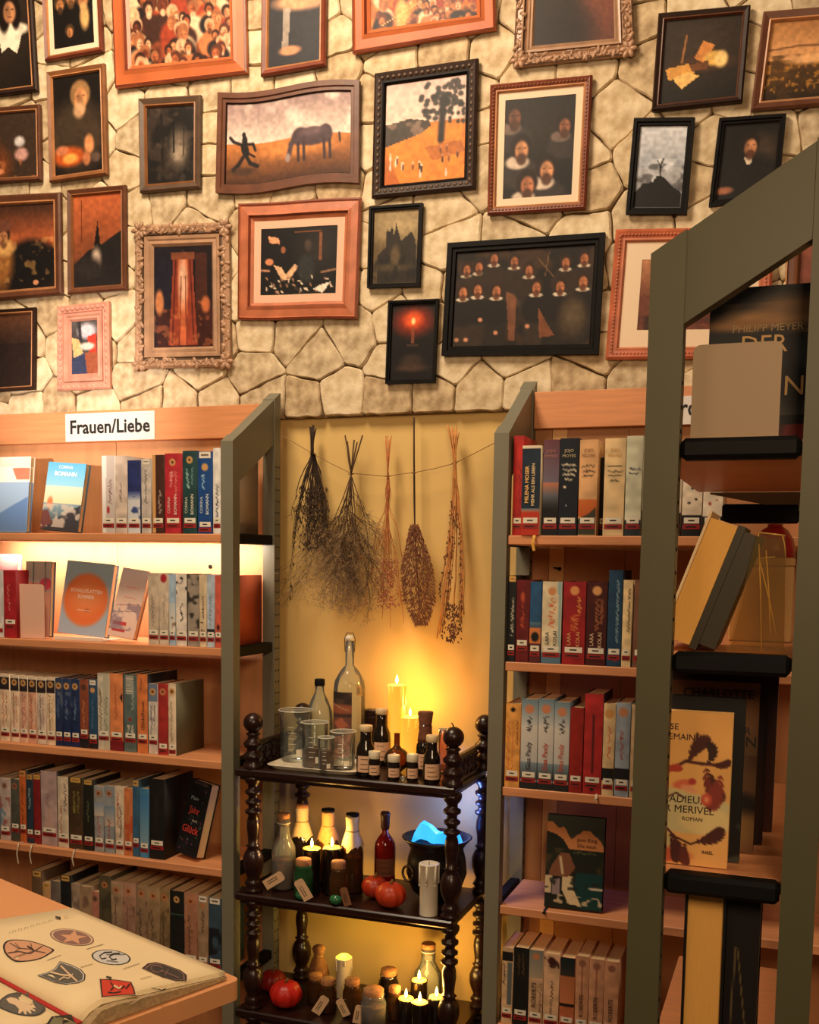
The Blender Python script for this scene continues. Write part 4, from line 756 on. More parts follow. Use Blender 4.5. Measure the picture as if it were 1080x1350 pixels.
# ---- right bookcase
GR = ['books on the %s shelf of the right bookcase' % k for k in ('top', 'second', 'third', 'fourth', 'fifth')]
WR = ['%s shelf of right bookcase' % k for k in ('top', 'second', 'third', 'fourth', 'fifth')]
jm = lambda c, k: [('JOJO', .010, c, 0, .195, 0, .0), ('MOYES', .010, c, 0, .183, 0, .0)]
def sc4(c): return [('sq', .15, .26, .85, .29, c, 4), ('sq', .2, .31, .9, .345, c, 4), ('sq', .2, .36, .8, .39, c, 4), ('sq', .3, .41, .7, .44, c, 3)]
flw = lambda c: dict(ops=[('ell', .5, .35, .02, .02, c), ('ell', .35, .55, .022, .022, c), ('ell', .7, .5, .014, .014, c), ('ell', .5, .1, .014, .014, c), ('band', .72, 1, (26, 26, 28))], side=(210, 196, 170))
row([
 (674.5, 688, 574, 'red novel set against the steel post', (176, 40, 36), dict(ops=[('sq', .6, .3, .8, .8, (120, 24, 26), 10)], st='wr', dy=.012)),
 (688.5, 713, 588, 'navy and red novel with cream top', (28, 44, 60), dict(ops=[('band', 0, .035, (230, 214, 186)), ('grad', .70, .74, (110, 140, 150), (190, 90, 60)), ('band', .74, 1, (190, 56, 36))], ti=[('MILENA MOSER', .0125, (236, 186, 110), -.2, .118, 1, .0003), ('MEHR ALS EIN LEBEN', .0105, (226, 200, 150), .14, .118, 1, .0002)], side=(226, 206, 170), dy=-.006)),
 (715.5, 736.5, 580, 'sunset coloured novel over black', (104, 70, 80), dict(ops=[('grad', 0, .45, (104, 60, 70), (110, 104, 120)), ('grad', .45, .58, (190, 120, 90), (100, 100, 110)), ('grad', .58, .72, (96, 100, 110), (30, 30, 30)), ('band', .72, 1, (24, 24, 24))], ti=jm((180, 120, 110), 0))),
 (737, 762, 578, 'night blue novel with white dots', (22, 28, 38), dict(ops=sc4((206, 196, 170))+[('ell', .3, .5, .012, .012, (220, 200, 170)), ('ell', .4, .69, .008, .008, (150, 160, 170)), ('ell', .15, .86, .008, .008, (180, 170, 160))], ti=jm((196, 180, 140), 0))),
 (763, 787.5, 580, 'peach novel with orange hills at foot', (222, 172, 120), dict(ops=sc4((70, 50, 40))[:3]+[('grad', .62, .8, (206, 110, 50), (190, 90, 40)), ('poly', [(0, .82), (.5, .78), (1, .7), (1, 1), (0, 1)], (60, 60, 44))], ti=jm((130, 84, 60), 0))),
 (788, 795.5, 602, 'slim black novel pushed back', (30, 28, 28), dict(dy=.03)),
 (796, 823.5, 578, 'thick cream novel with small handwriting', (228, 196, 144), dict(ops=[(q[0], q[1], q[2]+.02)+q[3:] for q in sc4((50, 40, 36))], ti=jm((206, 160, 90), 0), st='wr')),
 (824.5, 846, 575, 'pale green-white novel', (206, 204, 176), dict(ops=sc4((80, 80, 90))[1:3]+[('band', .84, 1, (40, 50, 50)), ('ell', .4, .86, .02, .03, (170, 50, 44))])),
 (847, 872, 590, 'cream novel behind the near steel post', (226, 206, 170), flw((60, 50, 60))),
 (873, 899, 600, 'white novel behind the near steel post', (226, 206, 180), flw((120, 60, 50))),
 (900, 926.5, 610, 'white novel with black flowers', (228, 210, 184), flw((40, 36, 44))),
 (927.5, 954, 612, 'white novel with red flower', (230, 214, 190), flw((170, 60, 44))),
], ZS[0], YFR+.008, rcase, GR[0], WR[0])
LK = lambda c: [('LARA', .0125, c, -.2, .06, 1, .0001), ('KOLAI', .0125, c, .2, .06, 1, .0001)]
row([
 (669.5, 680, 759, 'black novel with yellow head tag', (26, 26, 28), dict(ops=[('tops', (222, 170, 90)), ('sq', .5, .25, .7, .7, (206, 196, 170), 12)])),
 (680.5, 697.5, 765, 'dark red novel with orange ornaments', (104, 28, 30), dict(ops=[('ell', .5, .2, .02, .06, (180, 80, 50)), ('sq', .3, .2, .7, .58, (180, 76, 46), 9)], st='wrh', side=(120, 40, 36))),
 (698.5, 713.5, 767, 'blue novel with dark tree at foot', (40, 84, 124), dict(ops=[('grad', .5, .57, (90, 120, 140), (60, 80, 100)), ('band', .57, .76, (214, 126, 70)), ('ell', .5, .68, .05, .06, (26, 24, 24)), ('band', .76, 1, (90, 40, 40))])),
 (714.5, 740.5, 767, 'cream and blue novel with orange handwriting', (222, 206, 170), dict(ops=[('poly', [(.8, 0), (1, 0), (1, 1), (.88, 1)], (150, 180, 180)), ('ell', .5, .12, .05, .05, (206, 140, 90)), ('sq', .3, .2, .75, .56, (206, 90, 40), 9), ('band', .87, 1, (90, 120, 140))], ti=LK((50, 60, 60)), side=(30, 30, 34))),
 (742, 772, 767, 'thick red novel with gold emblem', (150, 32, 34), dict(ops=[('ell', .5, .11, .055, .055, (220, 150, 90)), ('sq', .6, .18, .85, .4, (220, 140, 70), 7), ('sq', .3, .4, .75, .6, (206, 110, 60), 8)], ti=LK((226, 160, 100)), side=(60, 26, 26))),
 (773, 800, 767, 'thick dark brown novel with gold emblem', (70, 26, 24), dict(ops=[('ell', .5, .11, .055, .055, (220, 160, 100)), ('sq', .4, .2, .65, .58, (160, 96, 60), 12), ('sq', .65, .2, .85, .5, (150, 90, 56), 12)], ti=LK((220, 190, 150)), side=(34, 22, 22))),
 (801, 820, 752, 'tall dark blue novel', (34, 66, 92), dict(ops=[('sq', .55, .1, .8, .75, (130, 160, 170), 16), ('ell', .6, .92, .03, .03, (150, 50, 50))], side=(24, 34, 44), side2=(20, 20, 24))),
 (820.5, 833, 765, 'slim cream novel', (232, 204, 150), dict(ops=[('sq', .55, .1, .8, .6, (70, 50, 36), 12)])),
 (835, 860, 765, 'brown novel behind the near steel post', (120, 80, 60), dict()),
], ZS[1], YFR+.008, rcase, GR[1], WR[1])
GP = [('Gisa Pauly', .0185, (40, 36, 40), 0, .088, 1, .0004)]
gp = lambda c: dict(ops=[('grad', 0, .3, (110, 134, 146), (206, 206, 200)), ('grad', .3, .7, (214, 208, 196), (190, 190, 186)), ('grad', .7, .9, (130, 150, 160), (60, 64, 66)), ('ell', .5, .11, .05, .05, (200, 130, 90)), ('sq', .3, .19, .7, .36, (60, 56, 60), 6), ('band', .92, 1, (40, 40, 40))], side=(80, 96, 106), ti=[('Gisa Pauly', .0165, c, 0, .080, 1, .0002)])
row([
 (666, 685.5, 928, 'orange-yellow novel with black birds', (226, 160, 80), dict(ops=[('ell', .5, .07, .03, .03, (30, 26, 24)), ('sq', .15, .2, .35, .8, (200, 100, 40), 14), ('sq', .45, .2, .6, .8, (206, 120, 50), 14), ('sq', .75, .2, .9, .5, (150, 80, 40), 10)], side=(206, 130, 70))),
 (686.5, 708.5, 922, 'grey-blue seaside novel, black lettering', (150, 160, 164), gp((40, 36, 40))),
 (709, 729.5, 922, 'grey-blue seaside novel, red lettering', (150, 160, 164), gp((186, 70, 50))),
 (730, 750.5, 926, 'pale seaside novel, orange lettering', (190, 186, 176), gp((200, 90, 60))),
 (751, 768.5, 933, 'plain dark red novel', (150, 38, 30), dict(side=(90, 26, 24))),
 (769.5, 794, 915, 'taller red novel with dark line', (176, 46, 44), dict(ops=[('poly', [(.45, .2), (.55, .2), (.55, .8), (.45, .8)], (90, 30, 32)), ('ell', .5, .95, .02, .02, (40, 24, 24))], side=(40, 28, 28))),
 (794.5, 810, 928, 'cream novel with black foot and gold emblem', (220, 190, 140), dict(ops=[('ell', .5, .11, .05, .05, (206, 150, 80)), ('sq', .4, .25, .7, .6, (206, 90, 40), 8), ('band', .70, .83, (30, 30, 30))], side=(200, 170, 130))),
 (811, 830, 927, 'pale blue seaside novel by the near post', (150, 160, 170), dict(ops=[('ell', .5, .1, .05, .05, (190, 130, 90)), ('sq', .3, .3, .6, .6, (150, 60, 40)), ('band', .7, .82, (30, 30, 30))], side=(90, 96, 100))),
 (831, 856, 930, 'beige novel behind the near steel post', (190, 160, 120), dict()),
], ZS[2], YFR+.008, rcase, GR[2], WR[2])
def c_falls(P): P.noise(.02, 4).vgrad(0, .3, (66, 70, 56), (58, 60, 50)).poly([(0, .08), (.1, .08), (.2, .14), (.3, .12), (.42, .25), (.5, .22), (.62, .15), (.75, .15), (.95, .25), (1, .33), (1, .36), (.4, .36), (.3, .26), (.15, .2), (0, .18)], (214, 140, 84)).poly([(0, .18), (.15, .2), (.3, .27), (.4, .36), (1, .36), (1, .62), (0, .62)], (34, 36, 26)).blot(8, .55, (84, 70, 34), .2, .7, .36, .6).poly([(.1, .55), (.25, .4), (.4, .4), (.52, .55), (.4, .66), (.05, .66)], (130, 82, 56)).line([(.25, .45), (.3, .62)], .02, (214, 190, 150)).poly([(.55, .6), (1, .6), (1, .98), (.6, .98), (.48, .75)], (22, 62, 60)).poly([(.0, .66), (.12, .66), (.1, .84), (0, .84)], (214, 190, 150)).poly([(.12, .7), (.26, .68), (.27, .86), (.12, .86)], (150, 130, 130)).poly([(.3, .66), (.5, .64), (.5, .78), (.64, .96), (.42, .94), (.3, .8)], (226, 200, 156)).blot(14, .6, (40, 40, 36), .1, .8, .64, .8).blot(12, .55, (214, 190, 150), .1, .9, .86, .95).ell(.9, .76, .09, .015, (214, 200, 170), soft=.4).script(.48, .36, .86, .41, (84, 90, 56), 8, .006, .7)
yb = YFR+.03
fall = face_from([(720.5, 1071), (797, 1073), (793, 1195), (718, 1190)], yb, 5, .022, 'dark green novel with painted waterfall standing alone on fourth shelf', c_falls, bg=(30, 34, 28), spine=(24, 24, 22), z=ZS[3]+.001, rz=2,
  titles=[('Joan King', .0125, (60, 36, 26), .2, .755, .0), ('Die neun', .0125, (60, 36, 26), .2, .69, .0)])
ribbon('black bookmark ribbon under the dark green waterfall novel', 717.5, 1190, 1202, ZS[3], mat('black_ribbon', (20, 18, 18), .7), w_=.006)
ribbon('yellow ribbon hanging from top shelf under the navy and red novel', 704, 704, 726, ZS[0], mat('yellow_ribbon', (222, 166, 70), .7), w_=.007)
ribbon('pale tag ribbon hanging below third shelf of right bookcase', 786, 1042, 1056, ZS[2], RIBM, w_=.005)
rb = lambda: dict(ops=[('ell', .5, .09, .045, .045, (150, 100, 76)), ('poly', [(.46, .13), (.54, .13), (.54, .6), (.46, .6)], (150, 86, 66))], side=(190, 140, 106), ti=[('ROBERTS', .0135, (84, 56, 46), 0, .075, 1, .0002)])
row([
 (661.5, 676, 1250, 'cream novel with black band and grey photo', (214, 176, 134), dict(ops=[('band', .05, .17, (26, 22, 22)), ('poly', [(.45, .18), (.95, .18), (.95, .75), (.45, .75)], (96, 104, 104)), ('sq', .1, .2, .35, .5, (50, 40, 40))])),
 (676.8, 696.5, 1250, 'black novel with faint gold lines', (26, 26, 22), dict(ops=[('sq', .3, .08, .4, .35, (90, 70, 36), 10), ('sq', .6, .08, .7, .35, (90, 70, 36), 10)], side=(40, 30, 26))),
 (697, 715.5, 1253, 'grey-blue topped cream novel', (206, 168, 130), dict(ops=[('grad', 0, .36, (120, 124, 116), (176, 156, 130)), ('ell', .5, .08, .045, .045, (190, 126, 84)), ('sq', .75, .42, .95, .8, (130, 90, 70), 12)], ti=[('ROBERTS', .0155, (84, 56, 46), -.1, .085, 1, .0003)])),
 (716.5, 737, 1258, 'cream novel with dark red rosette', (218, 176, 136), dict(ops=[('ell', .5, .09, .05, .05, (84, 26, 30)), ('blot', 14, .6, (60, 36, 30), .02, .18), ('sq', .45, .35, .65, .6, (90, 60, 50), 7), ('sq', .4, .6, .6, .8, (110, 84, 70), 8)])),
 (738, 757.5, 1263, 'orange and teal-black novel', (196, 110, 70), dict(ops=[('grad', 0, .25, (22, 40, 40), (60, 50, 46)), ('grad', .25, .6, (180, 110, 70), (206, 126, 80)), ('band', .6, .65, (30, 24, 24))])),
 (758.3, 775.5, 1261, 'pinkish cream novel, first of three alike', (206, 150, 112), rb()),
 (776.2, 795.5, 1265, 'pinkish cream novel, second of three alike', (208, 152, 114), rb()),
 (796, 815, 1268, 'pinkish cream novel, third of three alike', (206, 150, 112), rb()),
], ZS[4], YFR+.012, rcase, GR[4], WR[4])
# sign on the right header, mostly hidden
ys = YRE-.0385; sa = on_y(868, 524, ys); sb = on_y(925, 558, ys); W_ = sb[0]-sa[0]
sg = thing('shelf_sign', 'white paper sign on the right header, half hidden behind grey bookend plate', 'sign', ((sa[0]+sb[0])/2, ys, (sa[2]+sb[2])/2))
MB().box(-W_/2, W_/2, 0, .0012, -.034, .034).build('paper', mat('sign_paper', (226, 218, 214), .6), sg, local=True)
text('ro', .058, mat('sign_ink', (24, 22, 22), .6), sg, (.022, -.0008, .004), UPR, 'lettering', .0011, sx=.8)
# ================================================================== WHATNOT STAND BETWEEN THE BOOKCASES
ZT = (.335, .658, .997)
ex0, ex1, ey0, ey1 = -.848, -.232, -.335, -.045
PF = [(xat(334, -.308, 1.0), -.308), (xat(597, -.308, 1.0), -.308)]
PR = [(xat(399, -.072, 1.0), -.072), (xat(638, -.072, 1.0), -.072)]
def turned(z0, z1, k=1.0):
    t = [(0, .024), (.03, .025), (.05, .018), (.075, .024), (.10, .019), (.13, .016), (.17, .022), (.23, .0275), (.30, .0275), (.35, .022), (.385, .014), (.40, .020), (.415, .014), (.47, .0145), (.56, .018), (.62, .017), (.665, .013), (.685, .022), (.705, .022), (.72, .013), (.745, .013), (.765, .021), (.785, .021), (.80, .013), (.83, .013), (.85, .022), (.875, .022), (.89, .014), (.92, .014), (.945, .021), (.97, .024), (1, .024)]
    return [(r*k, z0+(z1-z0)*u) for u, r in t]
wn = thing('whatnot_stand', 'dark turned-wood three-tier whatnot stand carrying candles, bottles and pumpkins below dried herbs', 'shelf stand', ((ex0+ex1)/2, ey0, 0))
for z in ZT:
    m = MB(); m.box(ex0, ex1, ey0, ey1, z-.020, z, .004); m.box(ex0+.012, ex1-.012, ey0+.012, ey1-.012, z-.030, z-.019); m.build('shelf', DARKW, wn)
FIN = [(.026, 0), (.027, .012), (.020, .018), (.026, .028), (.027, .036), (.018, .044), (.016, .052), (.025, .060), (.026, .068), (.017, .076), (.013, .086), (.020, .092), (.012, .098)]
for i, (x, y) in enumerate(PF+PR):
    m = MB(); k = 1.0
    m.lathe([(.022, 0), (.026, .03), (.018, .05), (.024, .075)]+[(r, z) for r, z in turned(.09, ZT[0]-.02)], (x, y, 0), 18)
    m.lathe(turned(ZT[0], ZT[1]-.02), (x, y, 0), 20); m.lathe(turned(ZT[1], ZT[2]-.02), (x, y, 0), 20)
    p = m.build('post', DARKW, wn)
    m = MB(); m.lathe(FIN, (x, y, ZT[2]), 20, cap=False); m.ell((x, y, ZT[2]+.122), (.0265, .0265, .0265), 20, 12)
    if i == 1: m.tube([(x, y, ZT[2]+.147), (x-.002, y, ZT[2]+.153), (x-.006, y, ZT[2]+.158)], .0018, 5)
    m.build('finial', DARKW, p)
for side in (0, 1):                           # gallery along each end of the top shelf
    xa = (PF[side][0]+PR[side][0])/2; xa = PF[side][0]; ya, yb = -.285, -.095; z = ZT[2]
    MB().box(xa-.007, xa+.007, ya, yb, z+.058, z+.070, .002).build('gallery_rail', DARKW, wn)
    MB().box(xa-.007, xa+.007, ya, yb, z+.0005, z+.010, .002).build('gallery_rail', DARKW, wn)
    for k in range(5):
        y = ya+.018+(yb-ya-.036)*k/4
        MB().lathe([(.004, .010), (.008, .018), (.004, .024), (.006, .034), (.004, .044), (.008, .050), (.004, .058)], (xa, y, z), 10).build('baluster', DARKW, wn)
    m = MB()
    for k in range(4):
        y = ya+.018+(yb-ya-.036)*(k+.5)/4
        for zz, r in ((.024, .009), (.045, .009)): m.tube([(xa, y+r*math.cos(a), z+zz+r*math.sin(a)) for a in np.linspace(0, 2*PI, 13)], .0035, 6)
    m.build('fretwork', DARKW, wn)

# ------------------------------------------------------------------ things on the stand
AMB = glass('amber_glass', (120, 56, 20), .35); GRN = glass('green_glass', (60, 120, 70), .3); REDG = glass('red_glass', (150, 30, 22), .45); SMOKE = glass('smoky_glass', (150, 104, 58), .14)
DKG = mat('dark_bottle_glass', (26, 18, 14), .12, 0, spec=.7); CORK = mat('cork', (170, 116, 70), .85, 0, .3, 120, .3); CREAM = mat('cream_cap', (222, 196, 150), .5)
PAPER = mat('tag_paper', (214, 176, 136), .8, 0, .1, 60); LABP = mat('label_paper', (222, 176, 140), .7); CLOTH = mat('burlap_cloth', (196, 150, 90), .9, 0, .3, 200, .4); STRING = mat('twine', (150, 112, 70), .9)
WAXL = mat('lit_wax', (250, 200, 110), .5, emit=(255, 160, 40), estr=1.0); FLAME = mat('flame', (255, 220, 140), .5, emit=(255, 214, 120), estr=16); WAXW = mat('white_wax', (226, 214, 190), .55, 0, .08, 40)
LIDW = mat('white_metal_lid', (220, 206, 176), .4); POT = mat('black_iron', (24, 20, 22), .35, 0, .2, 30, .1)
FACE = -66
def spot(px, y, z): return (xat(px, y, z), y, z)
def hgt(py, p): return zat(py, p[0], p[1])-p[2]
def wrap(m, p, r, z0, z1, a0, a1, n=10):
    vs = []
    for i in range(n+1):
        a = math.radians(a0+(a1-a0)*i/n)
        for z in (z0, z1): vs.append((p[0]+r*math.cos(a), p[1]+r*math.sin(a), p[2]+z))
    return m.add(vs, [(2*i, 2*i+2, 2*i+3, 2*i+1) for i in range(n)])
def label_part(o, p, r, z0, z1, m=None, half=55, ac=FACE, lines=3):
    b = MB(); b.mi = 0; wrap(b, p, r+.0006, z0, z1, ac-half, ac+half); b.mi = 1
    for k in range(lines): zz = z1-(z1-z0)*(k+.7)/(lines+.4); wrap(b, p, r+.0010, zz-.0007, zz+.0007, ac-half*.6, ac+half*(.2+.4*((k*7) % 3)/2))
    b.build('paper_label', [m or LABP, INK], o, recalc=False)
def tag(o, p, z, dx=.0, w_=.016, h=.030, rot=25, dy=-.02, m=None):
    """paper tag hanging on a string from the neck of a bottle"""
    c = Vector((p[0]+dx, p[1]+dy, p[2]+z)); R = Matrix.Rotation(math.radians(20), 3, 'Z')@Matrix.Rotation(math.radians(rot), 3, 'Y')
    q = [(-w_/2, -h/2), (w_/2, -h/2), (w_/2, h/2-.005), (w_/2-.005, h/2), (-w_/2+.005, h/2), (-w_/2, h/2-.005)]
    b = MB(); b.prism([c+R@Vector((u, 0, v)) for u, v in q], R@Vector((0, .0008, 0))); b.mi = 1
    for k in range(2):
        s = (-.2+k*.22)*w_; b.add([c+R@Vector((s+u, -.0006, v)) for u, v in ((-.0008, -h*.32), (.0008, -h*.32), (.0008, h*.2), (-.0008, h*.2))], [(0, 1, 2, 3)])
    t = b.build('tag', [m or PAPER, INK], o)
    MB().tube([c+R@Vector((0, -.001, h*.42)), ((c.x+p[0])/2, (c.y+p[1])/2-.004, max(c.z+h*.4, p[2]+z+.01)), (p[0], p[1]-.006, p[2]+z+.02)], .0008, 5).build('string', STRING, t)
def vessel(name, label, p, prof, m, cat='bottle', n=20, group=None, rim=None, rimm=None):
    o = thing(name, label, cat, p, group)
    MB().lathe(prof, p, n, cap=True).build('body', m, o)
    if rim: MB().tube([(p[0]+rim[0]*math.cos(a), p[1]+rim[0]*math.sin(a), p[2]+rim[1]) for a in np.linspace(0, 2*PI, 25)], rim[2], 6).build('rim', rimm or RIMG, o)
    return o
def bprof(r, h, rn, hs, hn):                  # body radius, height, neck radius, shoulder start, neck start
    return [(r*.9, 0.0006), (r, .006), (r, hs), (r*.93, hs+(hn-hs)*.35), (r*.62, hs+(hn-hs)*.72), (rn, hn), (rn, h)]
def flame(o, p, h=.022, m=None):
    b = MB(); b.lathe([(.0004, 0), (.0028, h*.18), (.0042, h*.38), (.0032, h*.62), (.0015, h*.84), (.0002, h)], p, 10); return b.build('flame', m or FLAME, o)
Z3 = ZT[2]+.0006
# white enamel tray
ta, tb = xat(350, -.30, Z3), xat(474, -.29, Z3); cxt, wt = (ta+tb)/2, (tb-ta)
tr = thing('tray', 'white enamel tray under the glass beakers on top tier', 'tray', (cxt, -.225, Z3))
def rrect(x0, x1, y0, y1, r, z, n=6):
    return [(cx+r*math.cos(math.radians(a0+90*k/n)), cy+r*math.sin(math.radians(a0+90*k/n)), z) for cx, cy, a0 in ((x1-r, y1-r, 0), (x0+r, y1-r, 90), (x0+r, y0+r, 180), (x1-r, y0+r, 270)) for k in range(n+1)]
m = MB(); R0 = [rrect(ta+d, tb-d, -.312+d, -.135-d, .03, Z3+z) for d, z in ((.012, 0), (.0, .011), (.002, .012), (.013, .004))]; n = len(R0[0])
m.add(sum(R0, []), [(j*n+i, j*n+(i+1) % n, (j+1)*n+(i+1) % n, (j+1)*n+i) for j in range(3) for i in range(n)]+[tuple(range(n))[::-1], tuple(3*n+i for i in range(n))])
m.build('pan', mat('white_enamel', (226, 214, 190), .3, 0, .06, 12), tr)
ZTR = Z3+.0046
def beaker(label, px, y, wpx, top, fill=0):
    p = spot(px, y, ZTR); r = wpx/2*mpp(p); h = hgt(top, p)
    o = vessel('glass_beaker', label, p, [(r*.92, .0004), (r, .004), (r, h-.004), (r*1.06, h)], GLASS, 'beaker', 24, rim=(r*1.06, h, .0016))
    b = MB()
    for k in range(5): wrap(b, p, r+.0005, h*(.25+.11*k), h*(.25+.11*k)+.0012, FACE-26, FACE-4+6*(k % 2), 4)
    b.build('graduation_marks', mat('white_print', (236, 226, 200), .6), o, recalc=False)
    b = MB(); wrap(b, p, r+.0005, h*.12, h*.26, FACE+4, FACE+30, 5); b.build('print_patch', mat('white_print', (236, 226, 200), .6), o, recalc=False)
    if fill: MB().lathe([(r*.88, .002), (r*.95, .005), (r*.95, h*fill)], p, 20).build('liquid', glass('amber_liquid', (150, 90, 40), .4), o)
    return o
beaker('tallest glass beaker, rear left on the white tray', 390, -.180, 43, 936)
beaker('middle glass beaker with amber liquid on the tray', 415, -.244, 34, 952, .4)
beaker('smallest glass beaker at the front of the tray', 430, -.292, 21, 972, .6)
beaker('right-hand glass beaker beside the brown bottle on the tray', 452, -.24, 32, 964)
# bottles at the rear
p = spot(421, -.105, Z3); h = hgt(902, p); r = 18*mpp(p)
o = vessel('glass_bottle', 'clear round-shouldered bottle with black screw cap behind the beakers', p, bprof(r, h, .0125, h*.5, h*.9), GLASS)
MB().lathe([(.014, h-.004), (.0145, h-.002), (.0145, h+.013), (.013, h+.015)], p, 16).build('screw_cap', BLACK, o)
p = spot(460, -.10, Z3); h = hgt(845, p); r = 21*mpp(p)
o = vessel('swing_top_bottle', 'tallest clear swing-top bottle with dark patterned label', p, bprof(r, h, .012, h*.60, h*.80), GLASS)
MB().tube([(p[0]-.014, p[1], p[2]+h*.91), (p[0]-.016, p[1], p[2]+h+.004), (p[0]-.010, p[1], p[2]+h+.022), (p[0]+.010, p[1], p[2]+h+.022), (p[0]+.016, p[1], p[2]+h+.004), (p[0]+.014, p[1], p[2]+h*.91)], .0014, 6).build('wire_bail', mat('bail_wire', (120, 100, 70), .35, .9), o)
MB().lathe([(.009, h), (.013, h+.004), (.012, h+.012), (.006, h+.016)], p, 14).build('stopper', mat('porcelain', (226, 214, 190), .3), o)
LB = Pic(.04, .13, .0026, (52, 40, 36)); LB.blot(6, .5, (90, 70, 56), .2, .7).ell(.5, .28, .30, .08, (150, 84, 60), soft=.5).ell(.55, .52, .32, .12, (110, 70, 60), soft=.4).poly([(.1, .5), (.6, .42), (.9, .55), (.5, .62)], (170, 96, 70)).line([(.1, .2), (.9, .3)], .012, (180, 140, 100)).line([(.2, .7), (.8, .66)], .01, (150, 120, 90)).rect(.05, .8, .95, .97, (110, 60, 46))
def lab_fn(r, z0, z1, a0, a1): return lambda s, t: np.stack([r*np.cos(np.radians(a0+(a1-a0)*s)), r*np.sin(np.radians(a0+(a1-a0)*s)), z1+(z0-z1)*np.asarray(t)], -1)
LB.mesh('paper_label', lab_fn(r+.0008, h*.08, h*.585, FACE-78, FACE+8), PAINT, o)
tag(o, p, h*.60, .034, .016, .032, -8, -.012, mat('amber_tag', (226, 172, 90), .8))
p = spot(490, -.066, Z3); w1 = 9*mpp(p); h = hgt(935, p)
o = thing('dark_box', 'small dark wooden box behind the swing-top bottle', 'box', p); MB().box(p[0]-w1, p[0]+w1, p[1]-.018, p[1]+.018, p[2], p[2]+h*.88, .002).build('base', DARKW, o); MB().box(p[0]-w1-.001, p[0]+w1+.001, p[1]-.019, p[1]+.019, p[2]+h*.885, p[2]+h, .002).build('lid', DARKW, o)
p = spot(447, -.158, ZTR); o = thing('printed_card', 'small brown printed card leaning between beakers and tall bottle', 'card', p)
P = Pic(.062, .05, .0026, (150, 84, 62)); P.blot(7, .5, (200, 140, 106), .2, .8).ell(.3, .4, .15, .2, (96, 44, 38), soft=.5).line([(.1, .8), (.9, .7)], .03, (90, 50, 40))
P.mesh('card', lambda s, t: np.stack([(s-.5)*.062, .012-t*.012, .002+(1-t)*.062+.014*s], -1), PAINT, o); MB().hexa([(-.03, .001, .002), (.03, .001, .016), (.03, .0025, .016), (-.03, .0025, .002), (-.03, .0125, .062), (.03, .0125, .076), (.03, .0145, .076), (-.03, .0145, .062)]).build('backing', PAPER, o, local=True)
# candles
def candle(label, px, y, z, wpx, top, m, lit=True, drips=7, fl=.022, nm='pillar_candle', power=0):
    p = spot(px, y, z); r = wpx/2*mpp(p); h = hgt(top, p)
    o = thing(nm, label, 'candle', p)
    rr = random.Random(px)
    b = MB(); b.lathe([(r, 0.0003), (r, h-.006), (r*1.12, h-.003), (r*1.12, h), (r*.9, h+.001), (r*.6, h-.004), (.001, h-.005)], p, 22, cap=False)
    for k in range(drips):
        a = 2*PI*k/drips+rr.random()*.5; L = h*(.12+.3*rr.random()); x, yy = p[0]+r*1.04*math.cos(a), p[1]+r*1.04*math.sin(a)
        b.tube([(x, yy, p[2]+h-.001), (x, yy, p[2]+h-L*.6), (x, yy, p[2]+h-L)], [.003, .0026, .0036], 6); b.ell((x, yy, p[2]+h-L), (.0036, .0036, .005), 8, 6)
    b.build('wax', m, o)
    MB().tube([(p[0], p[1], p[2]+h-.006), (p[0], p[1], p[2]+h+.004)], .0009, 5).build('wick', INK, o)
    if lit: flame(o, (p[0], p[1], p[2]+h+.002), fl)
    if power: lamp('candle_lamp', 'POINT', (p[0], p[1], p[2]+h+fl+.012), power, (1, .50, .11), None, .012)
    return o
candle('tall glowing yellow pillar candle with wax drips on top tier', 522, -.098, Z3, 22, 903, WAXL, fl=.026, power=.55)
candle('short glowing yellow candle right of the tall one', 540, -.085, Z3, 27, 945, WAXL, power=.75)
# dark bottles and jars
def dark_bottle(label, px, y, wpx, top, cap=CREAM, caph=.016, m=DKG, lab=True, labm=None, z=Z3, k=.45):
    p = spot(px, y, z); r = wpx/2*mpp(p); h = hgt(top, p); rn = r*.60
    o = vessel('potion_bottle', label, p, bprof(r, h-.004, rn, h*k, h*.78), m)
    MB().lathe([(rn+.0008, h-caph), (rn+.0025, h-caph+.002), (rn+.0025, h-.002), (rn+.001, h)], p, 16).build('cap', cap, o)
    if lab: label_part(o, p, r, h*.10, h*.42, labm)
    return o
dark_bottle('dark bottle with cream cap beside the tall candle', 503, -.125, 24, 934)
dark_bottle('small brown bottle with cream cap and label at tray edge', 482, -.285, 25, 956, labm=LABP)
dark_bottle('brown bottle with cream cap and stag label beside front right post', 569, -.300, 23, 969, caph=.018)
p = spot(560, -.20, Z3); r = 12*mpp(p); h = hgt(938, p)
o = vessel('cloth_topped_bottle', 'brown bottle with cloth-wrapped neck behind the front right post', p, bprof(r, h*.8, r*.7, h*.42, h*.6), DKG)
MB().lathe([(r*.86, h*.52), (r*.80, h*.60), (r*.72, h*.70), (r*.74, h*.74), (r*.70, h*.80), (r*.86, h*.98), (r*.80, h)], p, 14).build('cloth_cover', mat('brown_cloth', (120, 72, 50), .9, 0, .3, 120, .4), o); label_part(o, p, r, h*.10, h*.34)
def small_jar(label, px, y, wpx, top, z=Z3):
    p = spot(px, y, z); r = wpx/2*mpp(p); h = hgt(top, p)
    o = vessel('small_jar', label, p, [(r*.9, .0004), (r, .004), (r, h*.62), (r*.85, h*.74), (r*.85, h*.8)], DKG, 'jar', group=None)
    MB().lathe([(r*.94, h*.72), (r*.97, h*.74), (r*.97, h*.98), (r*.9, h)], p, 18).build('lid', LIDW, o); label_part(o, p, r, h*.14, h*.5, lines=2); return o
small_jar('small white-lidded spice jar, leftmost of three at the front edge', 493.5, -.300, 16, 990)
